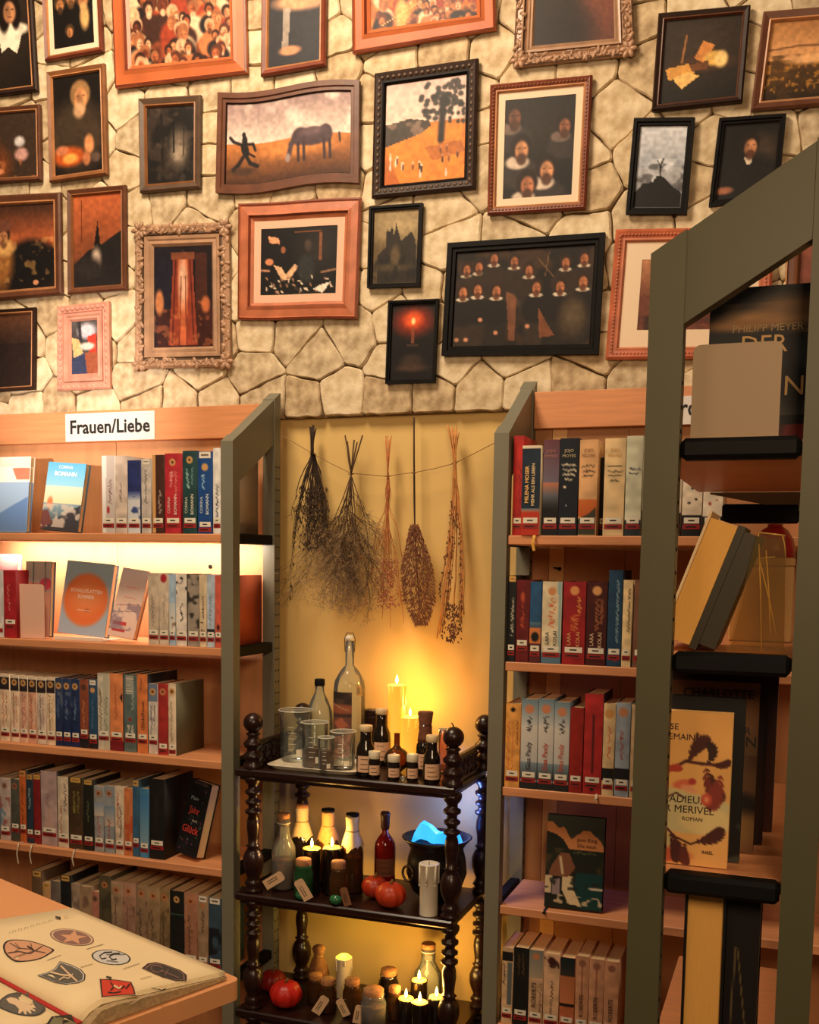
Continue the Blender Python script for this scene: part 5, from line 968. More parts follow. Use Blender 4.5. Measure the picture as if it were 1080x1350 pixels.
small_jar('small white-lidded spice jar in the middle of three', 519, -.302, 17, 995)
small_jar('small white-lidded spice jar, rightmost of three', 543.5, -.300, 16, 994)
p = spot(523, -.21, Z3); r = 17*mpp(p)
o = vessel('round_flask', 'round glass flask with glowing neck in front of the tall candle', p, [(.012, .0005)]+[(r*math.sin(a), r-r*math.cos(a)*.96+.001) for a in np.linspace(.5, 2.75, 12)]+[(.0075, 2*r+.004), (.0075, 2*r+.034), (.0095, 2*r+.036)], SMOKE, 'flask', 20)
p = spot(584, -.15, Z3); r = 7*mpp(p); h = hgt(961, p); vessel('pink_glass', 'small pink glass left of the front right finial', p, [(r*.8, .0004), (r, h)], glass('pink_glass_tint', (236, 190, 160), .15), 'cup', rim=(r, h, .0012))
p = spot(531, -.318, Z3); MBo = thing('glass_bead', 'tiny clear glass bead between two spice jars', 'bead', p); MB().ell((p[0], p[1], p[2]+.008), (.008, .008, .008), 12, 8).build('bead', GLASS, MBo)

# ---- second tier
Z2 = ZT[1]+.0006
def cork_bottle(label, px, y, wpx, top, m=GLASS, cloth=False, capm=CORK, liq=None, tg=None, k=.5, clm=None, nm='corked_bottle', z=Z2):
    p = spot(px, y, z); r = wpx/2*mpp(p); h = hgt(top, p); rn = r*.48
    o = vessel(nm, label, p, bprof(r, h-.008, rn, h*k, h*.74), m, 'bottle', rim=(rn+.0008, h*.90, .0016))
    if liq: MB().lathe([(r*.86, .003), (r*.95, .008), (r*.95, h*k*.8)], p, 18).build('contents', liq, o)
    if cloth:
        b = MB(); rr = random.Random(px); nn = 16; prof = [(rn+.002, h*.86, 0), (rn+.0035, h*.80, 0), (r*.80, h*.70, .3), (r*.98, h*.58, .9)]; vs = []
        for rad, z_, w_ in [(rn+.001, h+.001, 0), (rn+.004, h-.004, .05)]+prof:
            for i in range(nn): a = 2*PI*i/nn; q = rad*(1+.14*math.sin(3*a+px)*w_); vs.append((p[0]+q*math.cos(a), p[1]+q*math.sin(a), p[2]+z_+.012*w_*math.sin(4*a+px)))
        b.add(vs, [(j*nn+i, j*nn+(i+1) % nn, (j+1)*nn+(i+1) % nn, (j+1)*nn+i) for j in range(5) for i in range(nn)]+[tuple(range(nn))], True); b.build('cloth_cover', clm or CLOTH, o)
        MB().tube([(p[0]+(rn+.004)*math.cos(a), p[1]+(rn+.004)*math.sin(a), p[2]+h*.81) for a in np.linspace(0, 6.28, 17)], .0012, 5).build('string', STRING, o)
    MB().lathe([(rn*.9, h*.86), (rn*1.0, h-.006), (rn*1.05, h+.004), (rn*.9, h+.006)] if not cloth else [(rn*1.1, h), (rn*1.25, h+.003), (rn*1.2, h+.008)], p, 14).build('stopper', capm, o)
    if tg: tag(o, p, *tg)
    return o
HERB = mat('dried_herbs', (96, 60, 34), .9, 0, .4, 60, .5)
cork_bottle('clear corked bottle with tag, leftmost on middle tier', 374, -.245, 32, 1075, liq=HERB, tg=(.034, -.004, .028, .058, 58, -.05))
cork_bottle('black bottle with cream cloth cap behind the first corked bottle', 398, -.15, 30, 1064, DKG, True, clm=CREAM)
cork_bottle('clear bottle with cloth cover and dark cap, third on middle tier', 432, -.16, 30, 1070, SMOKE, True, BLACK)
cork_bottle('clear bottle with cloth cover and black stopper beside red bottle', 464, -.20, 30, 1076, SMOKE, True, BLACK, clm=CREAM, liq=HERB)
p = spot(507, -.17, Z2); r = 14*mpp(p); h = hgt(1070, p)
o = vessel('red_swing_bottle', 'red swing-top bottle behind the orange pumpkins on middle tier', p, bprof(r, h*.95, .0085, h*.55, h*.74), REDG); label_part(o, p, r, h*.22, h*.44, mat('brown_label', (110, 64, 40), .8))
MB().lathe([(.0095, h*.78), (.012, h*.80), (.0125, h*.93), (.014, h*.97), (.011, h)], p, 14).build('wax_cap', mat('dark_wax', (60, 26, 20), .4), o)
def tealight(label, px, y, py, z=Z2, hold=DKG, wpx=25, power=.55, hl=True):
    p0 = spot(px, y, z); h = zat(py, p0[0], y)-z; r = wpx/2*mpp(p0)
    o = thing('tealight', label, 'candle', p0)
    if hl: MB().lathe([(r*.9, 0.0004), (r, .004), (r, h-.006), (r*1.04, h), (r*.9, h-.001), (r*.9, h-.004)], p0, 18).build('holder', hold, o)
    MB().lathe([(r*.88, h-.004), (r*.88, h+.001), (r*.4, h-.0005), (.001, h-.001)], p0, 18, cap=False).build('wax', mat('lit_tealight_wax', (255, 206, 100), .5, emit=(255, 170, 40), estr=3.0), o)
    flame(o, (p0[0], p0[1], p0[2]+h+.001), .026)
    if power: lamp('candle_lamp', 'POINT', (p0[0], p0[1]-.006, p0[2]+h+.034), power, (1, .56, .14), None, .008)
    return o
tealight('lit tealight on dark jar, left of two on middle tier', 411, -.245, 1118)
tealight('lit tealight on dark jar, right of two on middle tier', 437.5, -.242, 1117)
def cork_jar(label, px, y, wpx, top, z, m=SMOKE, tg=None, herb=HERB):
    p = spot(px, y, z); r = wpx/2*mpp(p); h = hgt(top, p)
    o = vessel('cork_jar', label, p, [(r*.9, .0004), (r, .004), (r, h*.62), (r*.8, h*.76), (r*.86, h*.84)], m, 'jar')
    MB().lathe([(r*.74, h*.72), (r*.80, h*.98), (r*.74, h)], p, 18).build('cork', CORK, o)
    if herb: MB().lathe([(r*.88, .002), (r*.95, .006), (r*.95, h*.5)], p, 16).build('contents', herb, o)
    if tg: tag(o, p, *tg)
    return o
cork_jar('squat cork jar with leaning brown tag in front of tealights', 446, -.305, 24, 1135, Z2, SMOKE, (.026, .030, .020, .050, -16, -.022, mat('brown_tag', (130, 84, 56), .8)))
cork_jar('green cork jar with tilted paper tag in front of left tealight', 400, -.300, 26, 1132, Z2, GRN, (.032, .016, .027, .060, -30, -.034), herb=None)
def glassball(label, px, y, rpx, z): p = spot(px, y, z); r = rpx*mpp(p); o = thing('green_glass_stone', label, 'glass stone', p); MB().ell((p[0], p[1], p[2]+r*.8), (r, r*.9, r*.8), 14, 8).build('stone', mat('green_glass_stone', (44, 104, 66), .15, 0, spec=.7), o)
glassball('green glass stone lying in front of the green cork jar', 397, -.322, 8, Z2)
glassball('green glass stone lying at the front centre of middle tier', 443, -.3235, 9, Z2)
def pumpkin(label, px, y, rpx, z, c, sq=.78):
    p = spot(px, y, z); r = rpx*mpp(p); o = thing('pumpkin', label, 'pumpkin', p); n, k = 48, 14; vs = []; fs = []
    for j in range(k+1):
        t = PI*j/k
        for i in range(n):
            a = 2*PI*i/n; q = r*(1-.10*(1-abs(math.sin(5*a)))**1.0*math.sin(t))*math.sin(t)**.85 if 0 < j < k else 0
            vs.append((p[0]+q*math.cos(a), p[1]+q*math.sin(a), p[2]+r*sq*(1-math.cos(t))*(1)-r*.10*math.exp(-(q/r*4)**2)*(1 if t > 1.6 else -0)))
    for j in range(k):
        for i in range(n): fs.append((j*n+i, j*n+(i+1) % n, (j+1)*n+(i+1) % n, (j+1)*n+i))
    MB().add(vs, fs, True).build('shell', mat('pumpkin_%d' % c[0], c, .4, 0, .22, 20, .05), o)
    MB().tube([(p[0], p[1], p[2]+2*r*sq-r*.14), (p[0]+.001, p[1], p[2]+2*r*sq), (p[0]+.006, p[1]-.002, p[2]+2*r*sq+.008)], [.005, .0035, .004], 7).build('stem', mat('pumpkin_stem', (110, 80, 44), .8), o)
pumpkin('front orange-red pumpkin on the middle tier', 515, -.285, 21, Z2, (186, 58, 26))
pumpkin('rear orange-red pumpkin beneath the red bottle', 494, -.225, 18, Z2, (170, 50, 26))
# black pot with glowing blue ice
p = spot(575, -.165, Z2); W2 = mpp(p); r = 40*W2; hr = hgt(1103, p)
o = thing('black_pot', 'round black pot with ring handle and glowing blue contents', 'pot', p)
MB().lathe([(r*.5, .0005), (r*.8, hr*.14), (r*1.0, hr*.42), (r*.95, hr*.66), (r*.86, hr*.82), (r*1.0, hr*.92), (r*1.16, hr), (r*1.08, hr+.001), (r*.86, hr*.90), (r*.80, hr*.84), (.001, hr*.82)], p, 32, cap=False).build('kettle', POT, o)
hc = (p[0]-r*.72, p[1]-r*.78, p[2]+hr*.46); MB().tube([(hc[0]+.018*math.cos(a)*.9, hc[1]+.018*math.cos(a)*-.3, hc[2]+.020*math.sin(a)) for a in np.linspace(0, 6.283, 21)], .0035, 7).build('ring_handle', mat('dull_brass', (90, 74, 54), .35, .7), o)
b = MB(); nx_ = 14; rr = random.Random(5); vs = []; prf = [.05, .55, .85, 1.0, .95, .86, .70, .58, .62, .66, .67, .66, .60, .10]
for yy, f in ((-.55, .35), (-.25, .95), (.0, 1.0), (.3, .8), (.6, .3)):
    for i in range(nx_): u = i/(nx_-1)*2-1; vs.append((p[0]+u*r*.86*math.sqrt(max(.05, 1-yy*yy)), p[1]+yy*r*.9, p[2]+hr*.86+(.062*prf[i]*f)+rr.random()*.002))
b.add(vs, [(j*nx_+i, j*nx_+i+1, (j+1)*nx_+i+1, (j+1)*nx_+i) for j in range(4) for i in range(nx_-1)])
b.build('glowing_ice', mat('glowing_ice', (90, 200, 255), .3, emit=(40, 170, 255), estr=1.25), o, recalc=True)
lamp('pot_lamp', 'POINT', (p[0]+.045, p[1]+.05, p[2]+hr+.075), 1.7, (.14, .24, 1.0), None, .02)
candle('unlit white pillar candle with wax drips at front of middle tier', 565, -.302, Z2, 24, 1138, WAXW, False)
# ---- bottom tier
Z1 = ZT[0]+.0006
pumpkin('red pumpkin at the front left of the bottom tier', 377, -.27, 22, Z1, (196, 36, 26))
pumpkin('dark red pumpkin half hidden behind left post, bottom tier', 360, -.19, 18, Z1, (150, 30, 26))
p = spot(420, -.16, Z1); o = thing('cloth_pouch', 'brown cloth pouch tied at the neck, bottom tier', 'pouch', p); h = hgt(1247, p); r = 13*mpp(p)
MB().lathe([(r*.8, .0005), (r*1.1, h*.15), (r*1.1, h*.45), (r*.7, h*.72), (r*.42, h*.80), (r*.7, h*.95), (r*.5, h)], p, 16).build('pouch', mat('brown_sack', (130, 84, 46), .9, 0, .3, 90, .5), o); MB().tube([(p[0]+r*.46*math.cos(a), p[1]+r*.46*math.sin(a), p[2]+h*.80) for a in np.linspace(0, 6.28, 15)], .002, 5).build('string', STRING, o)
candle('pillar candle with yellow-green glowing top on bottom tier', 453, -.15, Z1, 20, 1262, WAXW, False, 5)
o = bpy.data.objects[[q.name for q in bpy.data.objects if q.name.startswith('pillar_candle')][-1]]; pp = np.array(o.location); hh = hgt(1262, pp)
MB().lathe([(.021, hh-.004), (.022, hh+.001), (.012, hh+.008), (.001, hh+.010)], pp, 16, cap=False).build('lit_top', mat('green_glow', (220, 230, 90), .5, emit=(220, 210, 50), estr=2.5), o)
lamp('candle_lamp', 'POINT', (pp[0], pp[1]-.01, pp[2]+hh+.04), .35, (1, .72, .16), None, .01)
cork_jar('cork jar with left-tilted paper tag on the bottom tier', 432, -.255, 24, 1290, Z1, SMOKE, (.030, -.004, .026, .054, 32, -.036))
cork_jar('cork jar with right-tilted paper tag beside the green candle', 464, -.25, 25, 1290, Z1, SMOKE, (.030, -.012, .022, .050, -26, -.034))
cork_jar('largest cork jar with upright tag at bottom front', 492, -.285, 34, 1303, Z1, GLASS, (.030, -.034, .022, .050, 10, -.022))
cork_jar('rear cork jar with dark cloth lid on the bottom tier', 512, -.16, 27, 1277, Z1, DKG)
cork_jar('small cork jar right of the large one, bottom tier', 520, -.235, 20, 1300, Z1, SMOKE)
cork_jar('short cork jar half hidden behind the pouch, bottom tier', 416, -.215, 22, 1284, Z1, SMOKE)
for lab_, px, y, py in (('lit tealight at the top of a cluster of four on bottom tier', 552, -.19, 1292), ('lit tealight left in the cluster of four on bottom tier', 535, -.245, 1316), ('lit tealight at front of the cluster of four on bottom tier', 553, -.288, 1321), ('lit tealight right in the cluster of four beside the post', 575, -.245, 1314)): tealight(lab_, px, y, py, Z1, DKG, 22, .40)
cork_bottle('clear corked flask bottle behind the tealight cluster, bottom tier', 564, -.10, 38, 1246, GLASS, z=Z1, k=.42)
lamp('candle_lamp', 'POINT', (spot(552, -.2, Z1)[0], -.2, Z1+.13), .8, (1, .56, .12), None, .02)

# ================================================================== DRIED HERBS ON A TWINE
def wpt(px, py, y=-.045): return Vector(on_y(px, py, y))
tw = [(372, 574, -.05), (392, 586, -.05), (412, 598, -.048), (438, 612, -.047), (463, 624, -.048), (488, 626, -.047), (511, 628, -.048), (528, 625, -.047), (546, 623, -.048), (572, 618, -.047), (599, 611, -.048), (625, 598, -.05), (654, 583, -.055)]
t = thing('twine', 'thin brown twine strung between the two bookcases holding dried herbs', 'string', wpt(512, 628))
MB().tube([wpt(*q) for q in tw], .0011, 6).build('cord', STRING, t)
GH = 'dried herb bundles on the twine'
def bundle(label, kx, ky, m, build, dense=None):
    o = thing('herb_bundle', label, 'dried herbs', wpt(kx, ky, -.040), GH if False else None); st = MB(); fo = MB(); rr = random.Random(kx); build(st, fo, rr)
    st.build('stems', m[0], o, kind='stuff')
    if fo.v: fo.build('foliage', m[1], o, kind='stuff', recalc=False)
    k = wpt(kx, ky, -.052); MB().tube([k+Vector((.007*math.cos(a), .006*math.sin(a), .001*math.sin(3*a))) for a in np.linspace(0, 6.28, 13)], .0013, 5).build('knot', STRING, o)
    return o
def stemline(rr, x0, y0, x1, y1, bow=0, n=7, wob=1.2, d0=-.042, d1=None):
    d1 = d0-rr.random()*.03 if d1 is None else d1
    return [wpt(x0+(x1-x0)*u+bow*math.sin(PI*u)+(rr.random()-.5)*wob*2*(0 < u < 1), y0+(y1-y0)*u, d0+(d1-d0)*u) for u in [i/(n-1) for i in range(n)]]
def leaf(fo, c, d, L, w_, rr):
    d = Vector(d).normalized(); s = d.cross(Vector((rr.random()-.5, -1, rr.random()-.5))).normalized()*w_
    fo.add([c, c+d*L*.5+s, c+d*L, c+d*L*.5-s], [(0, 1, 2, 3)])
def b1(st, fo, rr):
    for i in range(9): st.tube(stemline(rr, 408+rr.random()*9, 556+rr.random()*10, 410+rr.random()*5, 600, 0, 4, .5), [.0022, .002, .0018, .0018], 5)
    for i in range(34):
        ex, ey = rr.uniform(384, 438), rr.uniform(670, 735); s = stemline(rr, 411+rr.random()*4, 598, ex, ey, (ex-411)*.12, 9, 1.5); st.tube(s, [.0019-.0014*k/8 for k in range(9)], 4)
        for k in range(5):
            c = s[rr.randrange(4, 9)]; e = c+Vector((rr.uniform(-.02, .02), rr.uniform(-.012, .008), -rr.uniform(.01, .04))); st.tube([c, (c+e)/2+Vector((.003, 0, 0)), e], [.0009, .0007, .0004], 3)
    for i in range(420):
        x = rr.gauss(414, 9); y = rr.uniform(640, 722); leaf(fo, wpt(x, y, -.045-rr.random()*.02), (rr.uniform(-1, 1), rr.uniform(-.3, .3), -1), rr.uniform(.008, .02), .0022, rr)
    for (x, y) in ((386, 740), (384, 770), (382, 785)): leaf(fo, wpt(x, y), (.2, 0, -1), .016, .003, rr)
    st.tube([wpt(388, 700), wpt(384, 745), wpt(383, 785)], .0006, 3)
def b2(st, fo, rr):
    for (x, y) in ((455, 574), (458, 582), (467, 580), (471, 583), (478, 574)): st.tube(stemline(rr, x, y, 463, 624, 0, 4, .6), [.0022, .002, .002, .0022], 5)
    def br(c, d, L, r, lev):
        n = 4; pts = [c]; 
        for k in range(n): d = (d+Vector((rr.uniform(-.25, .25), rr.uniform(-.15, .15), rr.uniform(-.15, .1)))).normalized(); pts.append(pts[-1]+d*L/n)
        st.tube(pts, [r*(1-.5*k/n) for k in range(n+1)], 3)
        if lev: 
            for k in range(1, n+1):
                for q in range(1 if k < 2 else 2): br(pts[k], (d+Vector((rr.uniform(-.8, .8), rr.uniform(-.3, .2), rr.uniform(-.3, .2)))).normalized(), L*rr.uniform(.35, .6), r*.6, lev-1)
        else:
            for q in range(3): leaf(fo, pts[-1]+Vector((rr.uniform(-.004, .004), 0, rr.uniform(-.004, .004))), (rr.uniform(-1, 1), rr.uniform(-.5, .2), rr.uniform(-1, .4)), rr.uniform(.008, .022), .0007, rr)
    for i in range(13): br(wpt(463, 626), Vector((-.34+.68*i/12+rr.uniform(-.05, .05), -.02, -1)).normalized(), .20+rr.random()*.05, .0016, 2)
    for i in range(2300):
        x = min(505, max(392, rr.gauss(449, 26))); y = rr.uniform(700, 808); y = y-abs(x-452)*.3; leaf(fo, wpt(x, y, -.045-rr.random()*.03), (rr.uniform(-1, 1), rr.uniform(-.4, .2), rr.uniform(-1, .6)), rr.uniform(.008, .024), .0006, rr)
def b3(st, fo, rr):
    for i in range(8): st.tube(stemline(rr, 508+rr.random()*9, 574+rr.random()*8, 511+rr.random()*2, 628, 0, 4, .4), .0012, 4)
    for i in range(26):
        ex, ey = rr.gauss(509, 10), rr.uniform(730, 832); s = stemline(rr, 510+rr.random()*3, 628, ex, ey, 0, 8, .8); s[1:4] = [q+Vector(((511-ex)*.0006, 0, 0)) for q in s[1:4]]; st.tube(s, .0008, 3)
    for i in range(330):
        y = rr.uniform(735, 800); x = rr.gauss(510, 9); leaf(fo, wpt(x, y, -.045-rr.random()*.02), (rr.uniform(-1, 1), rr.uniform(-.5, .2), -rr.random()), rr.uniform(.006, .012), .0020, rr)
def b4(st, fo, rr):
    st.tube([wpt(546, 550, -.045), wpt(546, 600, -.046), wpt(546.5, 660, -.046), wpt(547, 700, -.046), wpt(553, 800, -.05)], [.0022, .0026, .0030, .0020, .0012], 6)
    for i in range(2600):
        u = rr.random(); y = 690+u*132; hw = (5+15*min(1, u*2.2))*(1 if u < .75 else 1-(u-.75)*2.6); x = 547+u*8+rr.uniform(-1, 1)*hw
        leaf(fo, wpt(x, y, -.045-rr.random()*.03), ((x-550)*.06, rr.uniform(-.4, .1), -1), rr.uniform(.006, .014), .0013, rr)
def b5(st, fo, rr):
    for i in range(11):
        tx = rr.uniform(590, 606); ex = rr.uniform(574, 612); ey = rr.uniform(770, 845); s = stemline(rr, tx, rr.uniform(560, 572), 597+rr.random()*5, 611, 0, 4, .3); s += stemline(rr, 598+rr.random()*4, 616, ex, ey, 3, 10, .8)[1:]; st.tube(s, [.0019]*len(s), 5)
        if i % 2 == 0:
            for k in range(60): c = s[rr.randrange(6, len(s))]+Vector((0, 0, rr.uniform(-.02, .02))); leaf(fo, c, (rr.uniform(-.6, .6), -.3, -1), .009, .0022, rr)
    for i in range(160): leaf(fo, wpt(rr.gauss(597, 5), rr.uniform(795, 845), -.06), (rr.uniform(-1, 1), rr.uniform(-.5, 0), -1), .010, .0022, rr)
HM = lambda n, c: mat(n, c, .9, 0, .3, 60)
bundle('blackish dense twig bundle, leftmost on the twine', 412, 598, (HM('black_twigs', (56, 40, 30)), HM('black_leaves', (62, 46, 36))), b1)
bundle('widest airy grey-brown herb bundle, second from left on the twine', 463, 625, (HM('brown_twigs', (84, 60, 42)), HM('grey_flower_hair', (150, 122, 88))), b2)
bundle('slim reddish herb bundle with small seed heads, middle of the twine', 511, 628, (HM('red_stems', (196, 116, 66)), HM('seed_heads', (176, 104, 76))), b3)
bundle('single dark stem with bushy brown plume on the twine', 546, 623, (HM('dark_stem', (60, 40, 30)), HM('brown_plume', (128, 78, 54))), b4)
bundle('long straight stalks with dark grain, rightmost on the twine', 599, 611, (HM('straw_stalks', (206, 140, 78)), HM('dark_grain', (96, 54, 36))), b5)
# ================================================================== NEAR SHELF UNIT (right foreground)
YN, YN2 = -1.30, -.52
NX0, NX1 = .333, .580
NZ = [1.720, 1.430, 1.118, .735, .46, .18]
STEEL2 = mat('dark_olive_paint', (80, 77, 54), .5, .0, .06, 5)
nu = thing('shelf_unit', 'olive green steel shelf unit in the right foreground with slanted top brace', 'bookcase', ((NX0+NX1)/2, YN, 0))
def near_frame(ya, yb, first=True):
    zf, zr = 1.966, 2.118; w_ = .046
    def zt(x): return zf+(zr-zf)*(x-NX0)/(NX1-NX0)
    def post(xa, xb): MB().hexa([(xa, ya, 0), (xb, ya, 0), (xb, yb, 0), (xa, yb, 0), (xa, ya, zt(xa)), (xb, ya, zt(xb)), (xb, yb, zt(xb)), (xa, yb, zt(xa))]).build('post', STEEL2, nu)
    post(NX1-.044, NX1)
    if not first: return
    post(NX0, NX0+w_)
    xa, xb, e = NX0+w_, NX1-.044, .003
    MB().hexa([(xa, ya+e, zt(xa)-.122), (xb, ya+e, zt(xb)-.122), (xb, yb-e, zt(xb)-.122), (xa, yb-e, zt(xa)-.122), (xa, ya+e, zt(xa)-.002), (xb, ya+e, zt(xb)-.002), (xb, yb-e, zt(xb)-.002), (xa, yb-e, zt(xa)-.002)]).build('brace', STEEL2, nu)
    m = MB(); z = .1
    while z < 1.8: m.lathe([(.0028, -.0008), (.0028, .0008)], (NX0+w_+.0004, ya+.014, z), 8, (1, 0, 0), smooth=False); z += .032
    m.build('perforation', BLACK, nu, kind='stuff')
near_frame(YN, YN+.036); near_frame(YN2-.036, YN2, False)
GW = mat('glossy_beech_board', (206, 138, 92), .3, 0, .12, 7, 0, stretch=(1, 10, 14))
for z in NZ:
    MB().box(NX0+.006, NX1-.008, YN+.040, YN2-.040, z-.022, z-.0002, .002).build('shelf', GW, nu)
    MB().box(NX0+.0475, NX1-.0455, YN+.004, YN+.038, z-.027, z+.002, .006).build('end_cap', BLACK, nu)
    MB().hexa([(NX0+.03, YN2-.034, z-.026), (NX1-.046, YN2-.034, z-.06), (NX1-.046, YN2-.030, z-.06), (NX0+.03, YN2-.030, z-.026), (NX0+.03, YN2-.034, z-.0225), (NX1-.046, YN2-.034, z-.0225), (NX1-.046, YN2-.030, z-.0225), (NX0+.03, YN2-.030, z-.0225)]).build('bracket', STEEL, nu)
MB().box(xat(951, YN2-.03, 1.62), NX1-.046, YN2-.036, YN2-.010, zat(690, .5, YN2-.036), zat(664, .5, YN2-.036), .004).build('crossbar', BLACK, nu)
GN = ['books on the %s shelf of the near unit' % k for k in ('top', 'second', 'third', 'bottom')]
def nearface(label, quad, y, t, P_paint, bg, spine, titles, z, group, cell=.0016, lean=0, rz=0):
    return face_from(quad, y, lean, t, label, P_paint, cell, bg, spine, titles, z, 0, rz, group)
def c_son(P): P.noise(.25, 4).blot(4, .45, (96, 70, 44), .25, .9, .10, .3).ell(.6, .20, .3, .05, (150, 110, 66), soft=1).ell(.8, .14, .2, .07, (110, 80, 52), soft=1.2).ell(.3, .24, .25, .035, (130, 92, 56), soft=1).vgrad(.7, .82, (24, 26, 28), (84, 80, 66), .6).rect(0, .88, 1, 1, (96, 30, 26)).blot(10, .55, (50, 20, 18), .1, .8, .88, 1)
nearface('black hardcover with gold lettering and brown cloud on top shelf of near unit', [(934, 366), (1074, 354), (1068, 566), (930, 572)], YN+.10, .03, c_son, (18, 18, 20), (20, 20, 22), [('PHILIPP MEYER', .0145, (150, 122, 82), .06, .735, .0), ('DER', .034, (190, 150, 96), .03, .63, .0), ('SOHN', .038, (190, 150, 96), .06, .36, .0)], NZ[0]+.0008, GN[0])
bookend('beige metal bookend plate before the black hardcover, near unit', 912, 1029, 452, NZ[0], YN+.050, mat('beige_plate', (156, 132, 102), .5))
# second shelf: leaning thick book, its plastic jacket, red thing behind
z = NZ[1]+.0006; a = on_y(917, 860, YN+.05); ang = 19.5; H = .182
lb = thing('book', 'thick cream book leaning sideways, page edges to the viewer, near unit', 'book', (a[0]-.028, YN+.05, z+.0115), GN[1], (0, math.radians(ang), 0))
CRM = mat('cream_boards', (226, 196, 150), .6); PGY = mat('amber_page_edges', (222, 166, 84), .85, 0, .10, 90, .05, stretch=(30, 1, .4))
MB().box(-.024, -.020, 0, .15, 0, H+.006, .001).box(-.024, .030, .147, .151, 0, H).build('cover', CRM, lb, local=True)
MB().box(.0195, .030, 0, .147, 0, H).build('back_cover', mat('dark_olive_boards', (50, 42, 24), .5), lb, local=True)
MB().box(-.0195, .019, .003, .146, .003, H-.003).build('page_block', PGY, lb, local=True)
o = thing('book', 'dark olive book leaning under the thick cream book, near unit', 'book', tuple(lb.location), GN[1], (0, math.radians(ang), 0))
DO = mat('dark_olive_boards', (50, 42, 24), .5)
MB().box(.0306, .0335, 0, .14, .010, H-.006).box(.0505, .0535, 0, .14, .010, H-.006).box(.0335, .0505, 0, .003, .010, H-.006).build('cover', DO, o, local=True)
MB().box(.0338, .0502, .0035, .137, .013, H-.009).build('page_block', PGY, o, local=True)
PL = glass('clear_plastic_film', (226, 206, 150), .07)
pf = thing('plastic_book_sleeve', 'crumpled clear plastic sleeve standing right of the leaning cream book', 'sleeve', (.492, YN+.08, z))
def film(pts4, n=9, amp=.004, seed=1):
    r = random.Random(seed); vs = []; A, B, C_, D = [Vector(q) for q in pts4]
    for j in range(n):
        for i in range(n): u, v = i/(n-1), j/(n-1); q = A.lerp(B, u).lerp(D.lerp(C_, u), v); vs.append(q+Vector((0, amp*math.sin(u*9+v*5+seed)*math.sin(v*7+seed*2), 0)))
    b = MB(); b.add(vs, [(j*n+i, j*n+i+1, (j+1)*n+i+1, (j+1)*n+i) for j in range(n-1) for i in range(n-1)], True); return b
q = lambda px, py, y: tuple(on_y(px, py, y))
film([q(960, 856, YN+.04), q(1034, 862, YN+.04), q(1036, 705, YN+.04), q(1000, 700, YN+.04)]).build('front_film', PL, pf, recalc=False)
film([q(964, 852, YN+.16), q(1034, 856, YN+.16), q(1036, 712, YN+.16), q(1002, 706, YN+.16)], seed=3).build('back_film', PL, pf, recalc=False)
m = MB()
for A, B in (((1000, 703), (1004, 858)), ((1002, 740), (1024, 838)), ((1010, 725), (1016, 840)), ((1000, 702), (1036, 706)), ((1032, 706), (1036, 735)), ((1002, 736), (1022, 734))): m.tube([q(*A, YN+.068), q((A[0]+B[0])/2+1, (A[1]+B[1])/2, YN+.066), q(*B, YN+.068)], .0010, 5)
m.build('crease', mat('plastic_crease', (226, 190, 110), .2, 0, spec=.8), pf)
bx0, bx1 = xat(962, YN+.30, 1.5), NX1-.048; zb = zat(735, .5, YN+.30)
o = thing('carton', 'plain beige carton behind the plastic sleeve on the second near shelf', 'box', ((bx0+bx1)/2, YN+.30, z))
MB().box(bx0, bx1, YN+.30, YN+.42, z, zb-.014, .002).build('base', mat('beige_carton', (196, 156, 100), .7), o); MB().box(bx0-.002, bx1+.001, YN+.298, YN+.422, zb-.0135, zb, .002).build('lid', mat('beige_carton_lid', (186, 146, 92), .7), o)
rx = xat(1020, YN+.34, zb); rh = zat(691, rx, YN+.34)-zb
o = thing('red_bowl', 'dark red upturned bowl on the beige carton, near unit', 'bowl', (rx, YN+.355, zb+.0005)); rw = .034
MB().lathe([(rw, 0), (rw*.98, rh*.25), (rw*.86, rh*.55), (rw*.6, rh*.82), (rw*.35, rh*.92)], (rx, YN+.355, zb+.0005), 26).build('bowl', mat('dark_red_glaze', (150, 26, 26), .35), o)
MB().lathe([(rw*.34, rh*.90), (rw*.36, rh), (rw*.30, rh)], (rx, YN+.355, zb+.0005), 20).build('foot_ring', mat('dark_red_glaze', (150, 26, 26), .35), o)
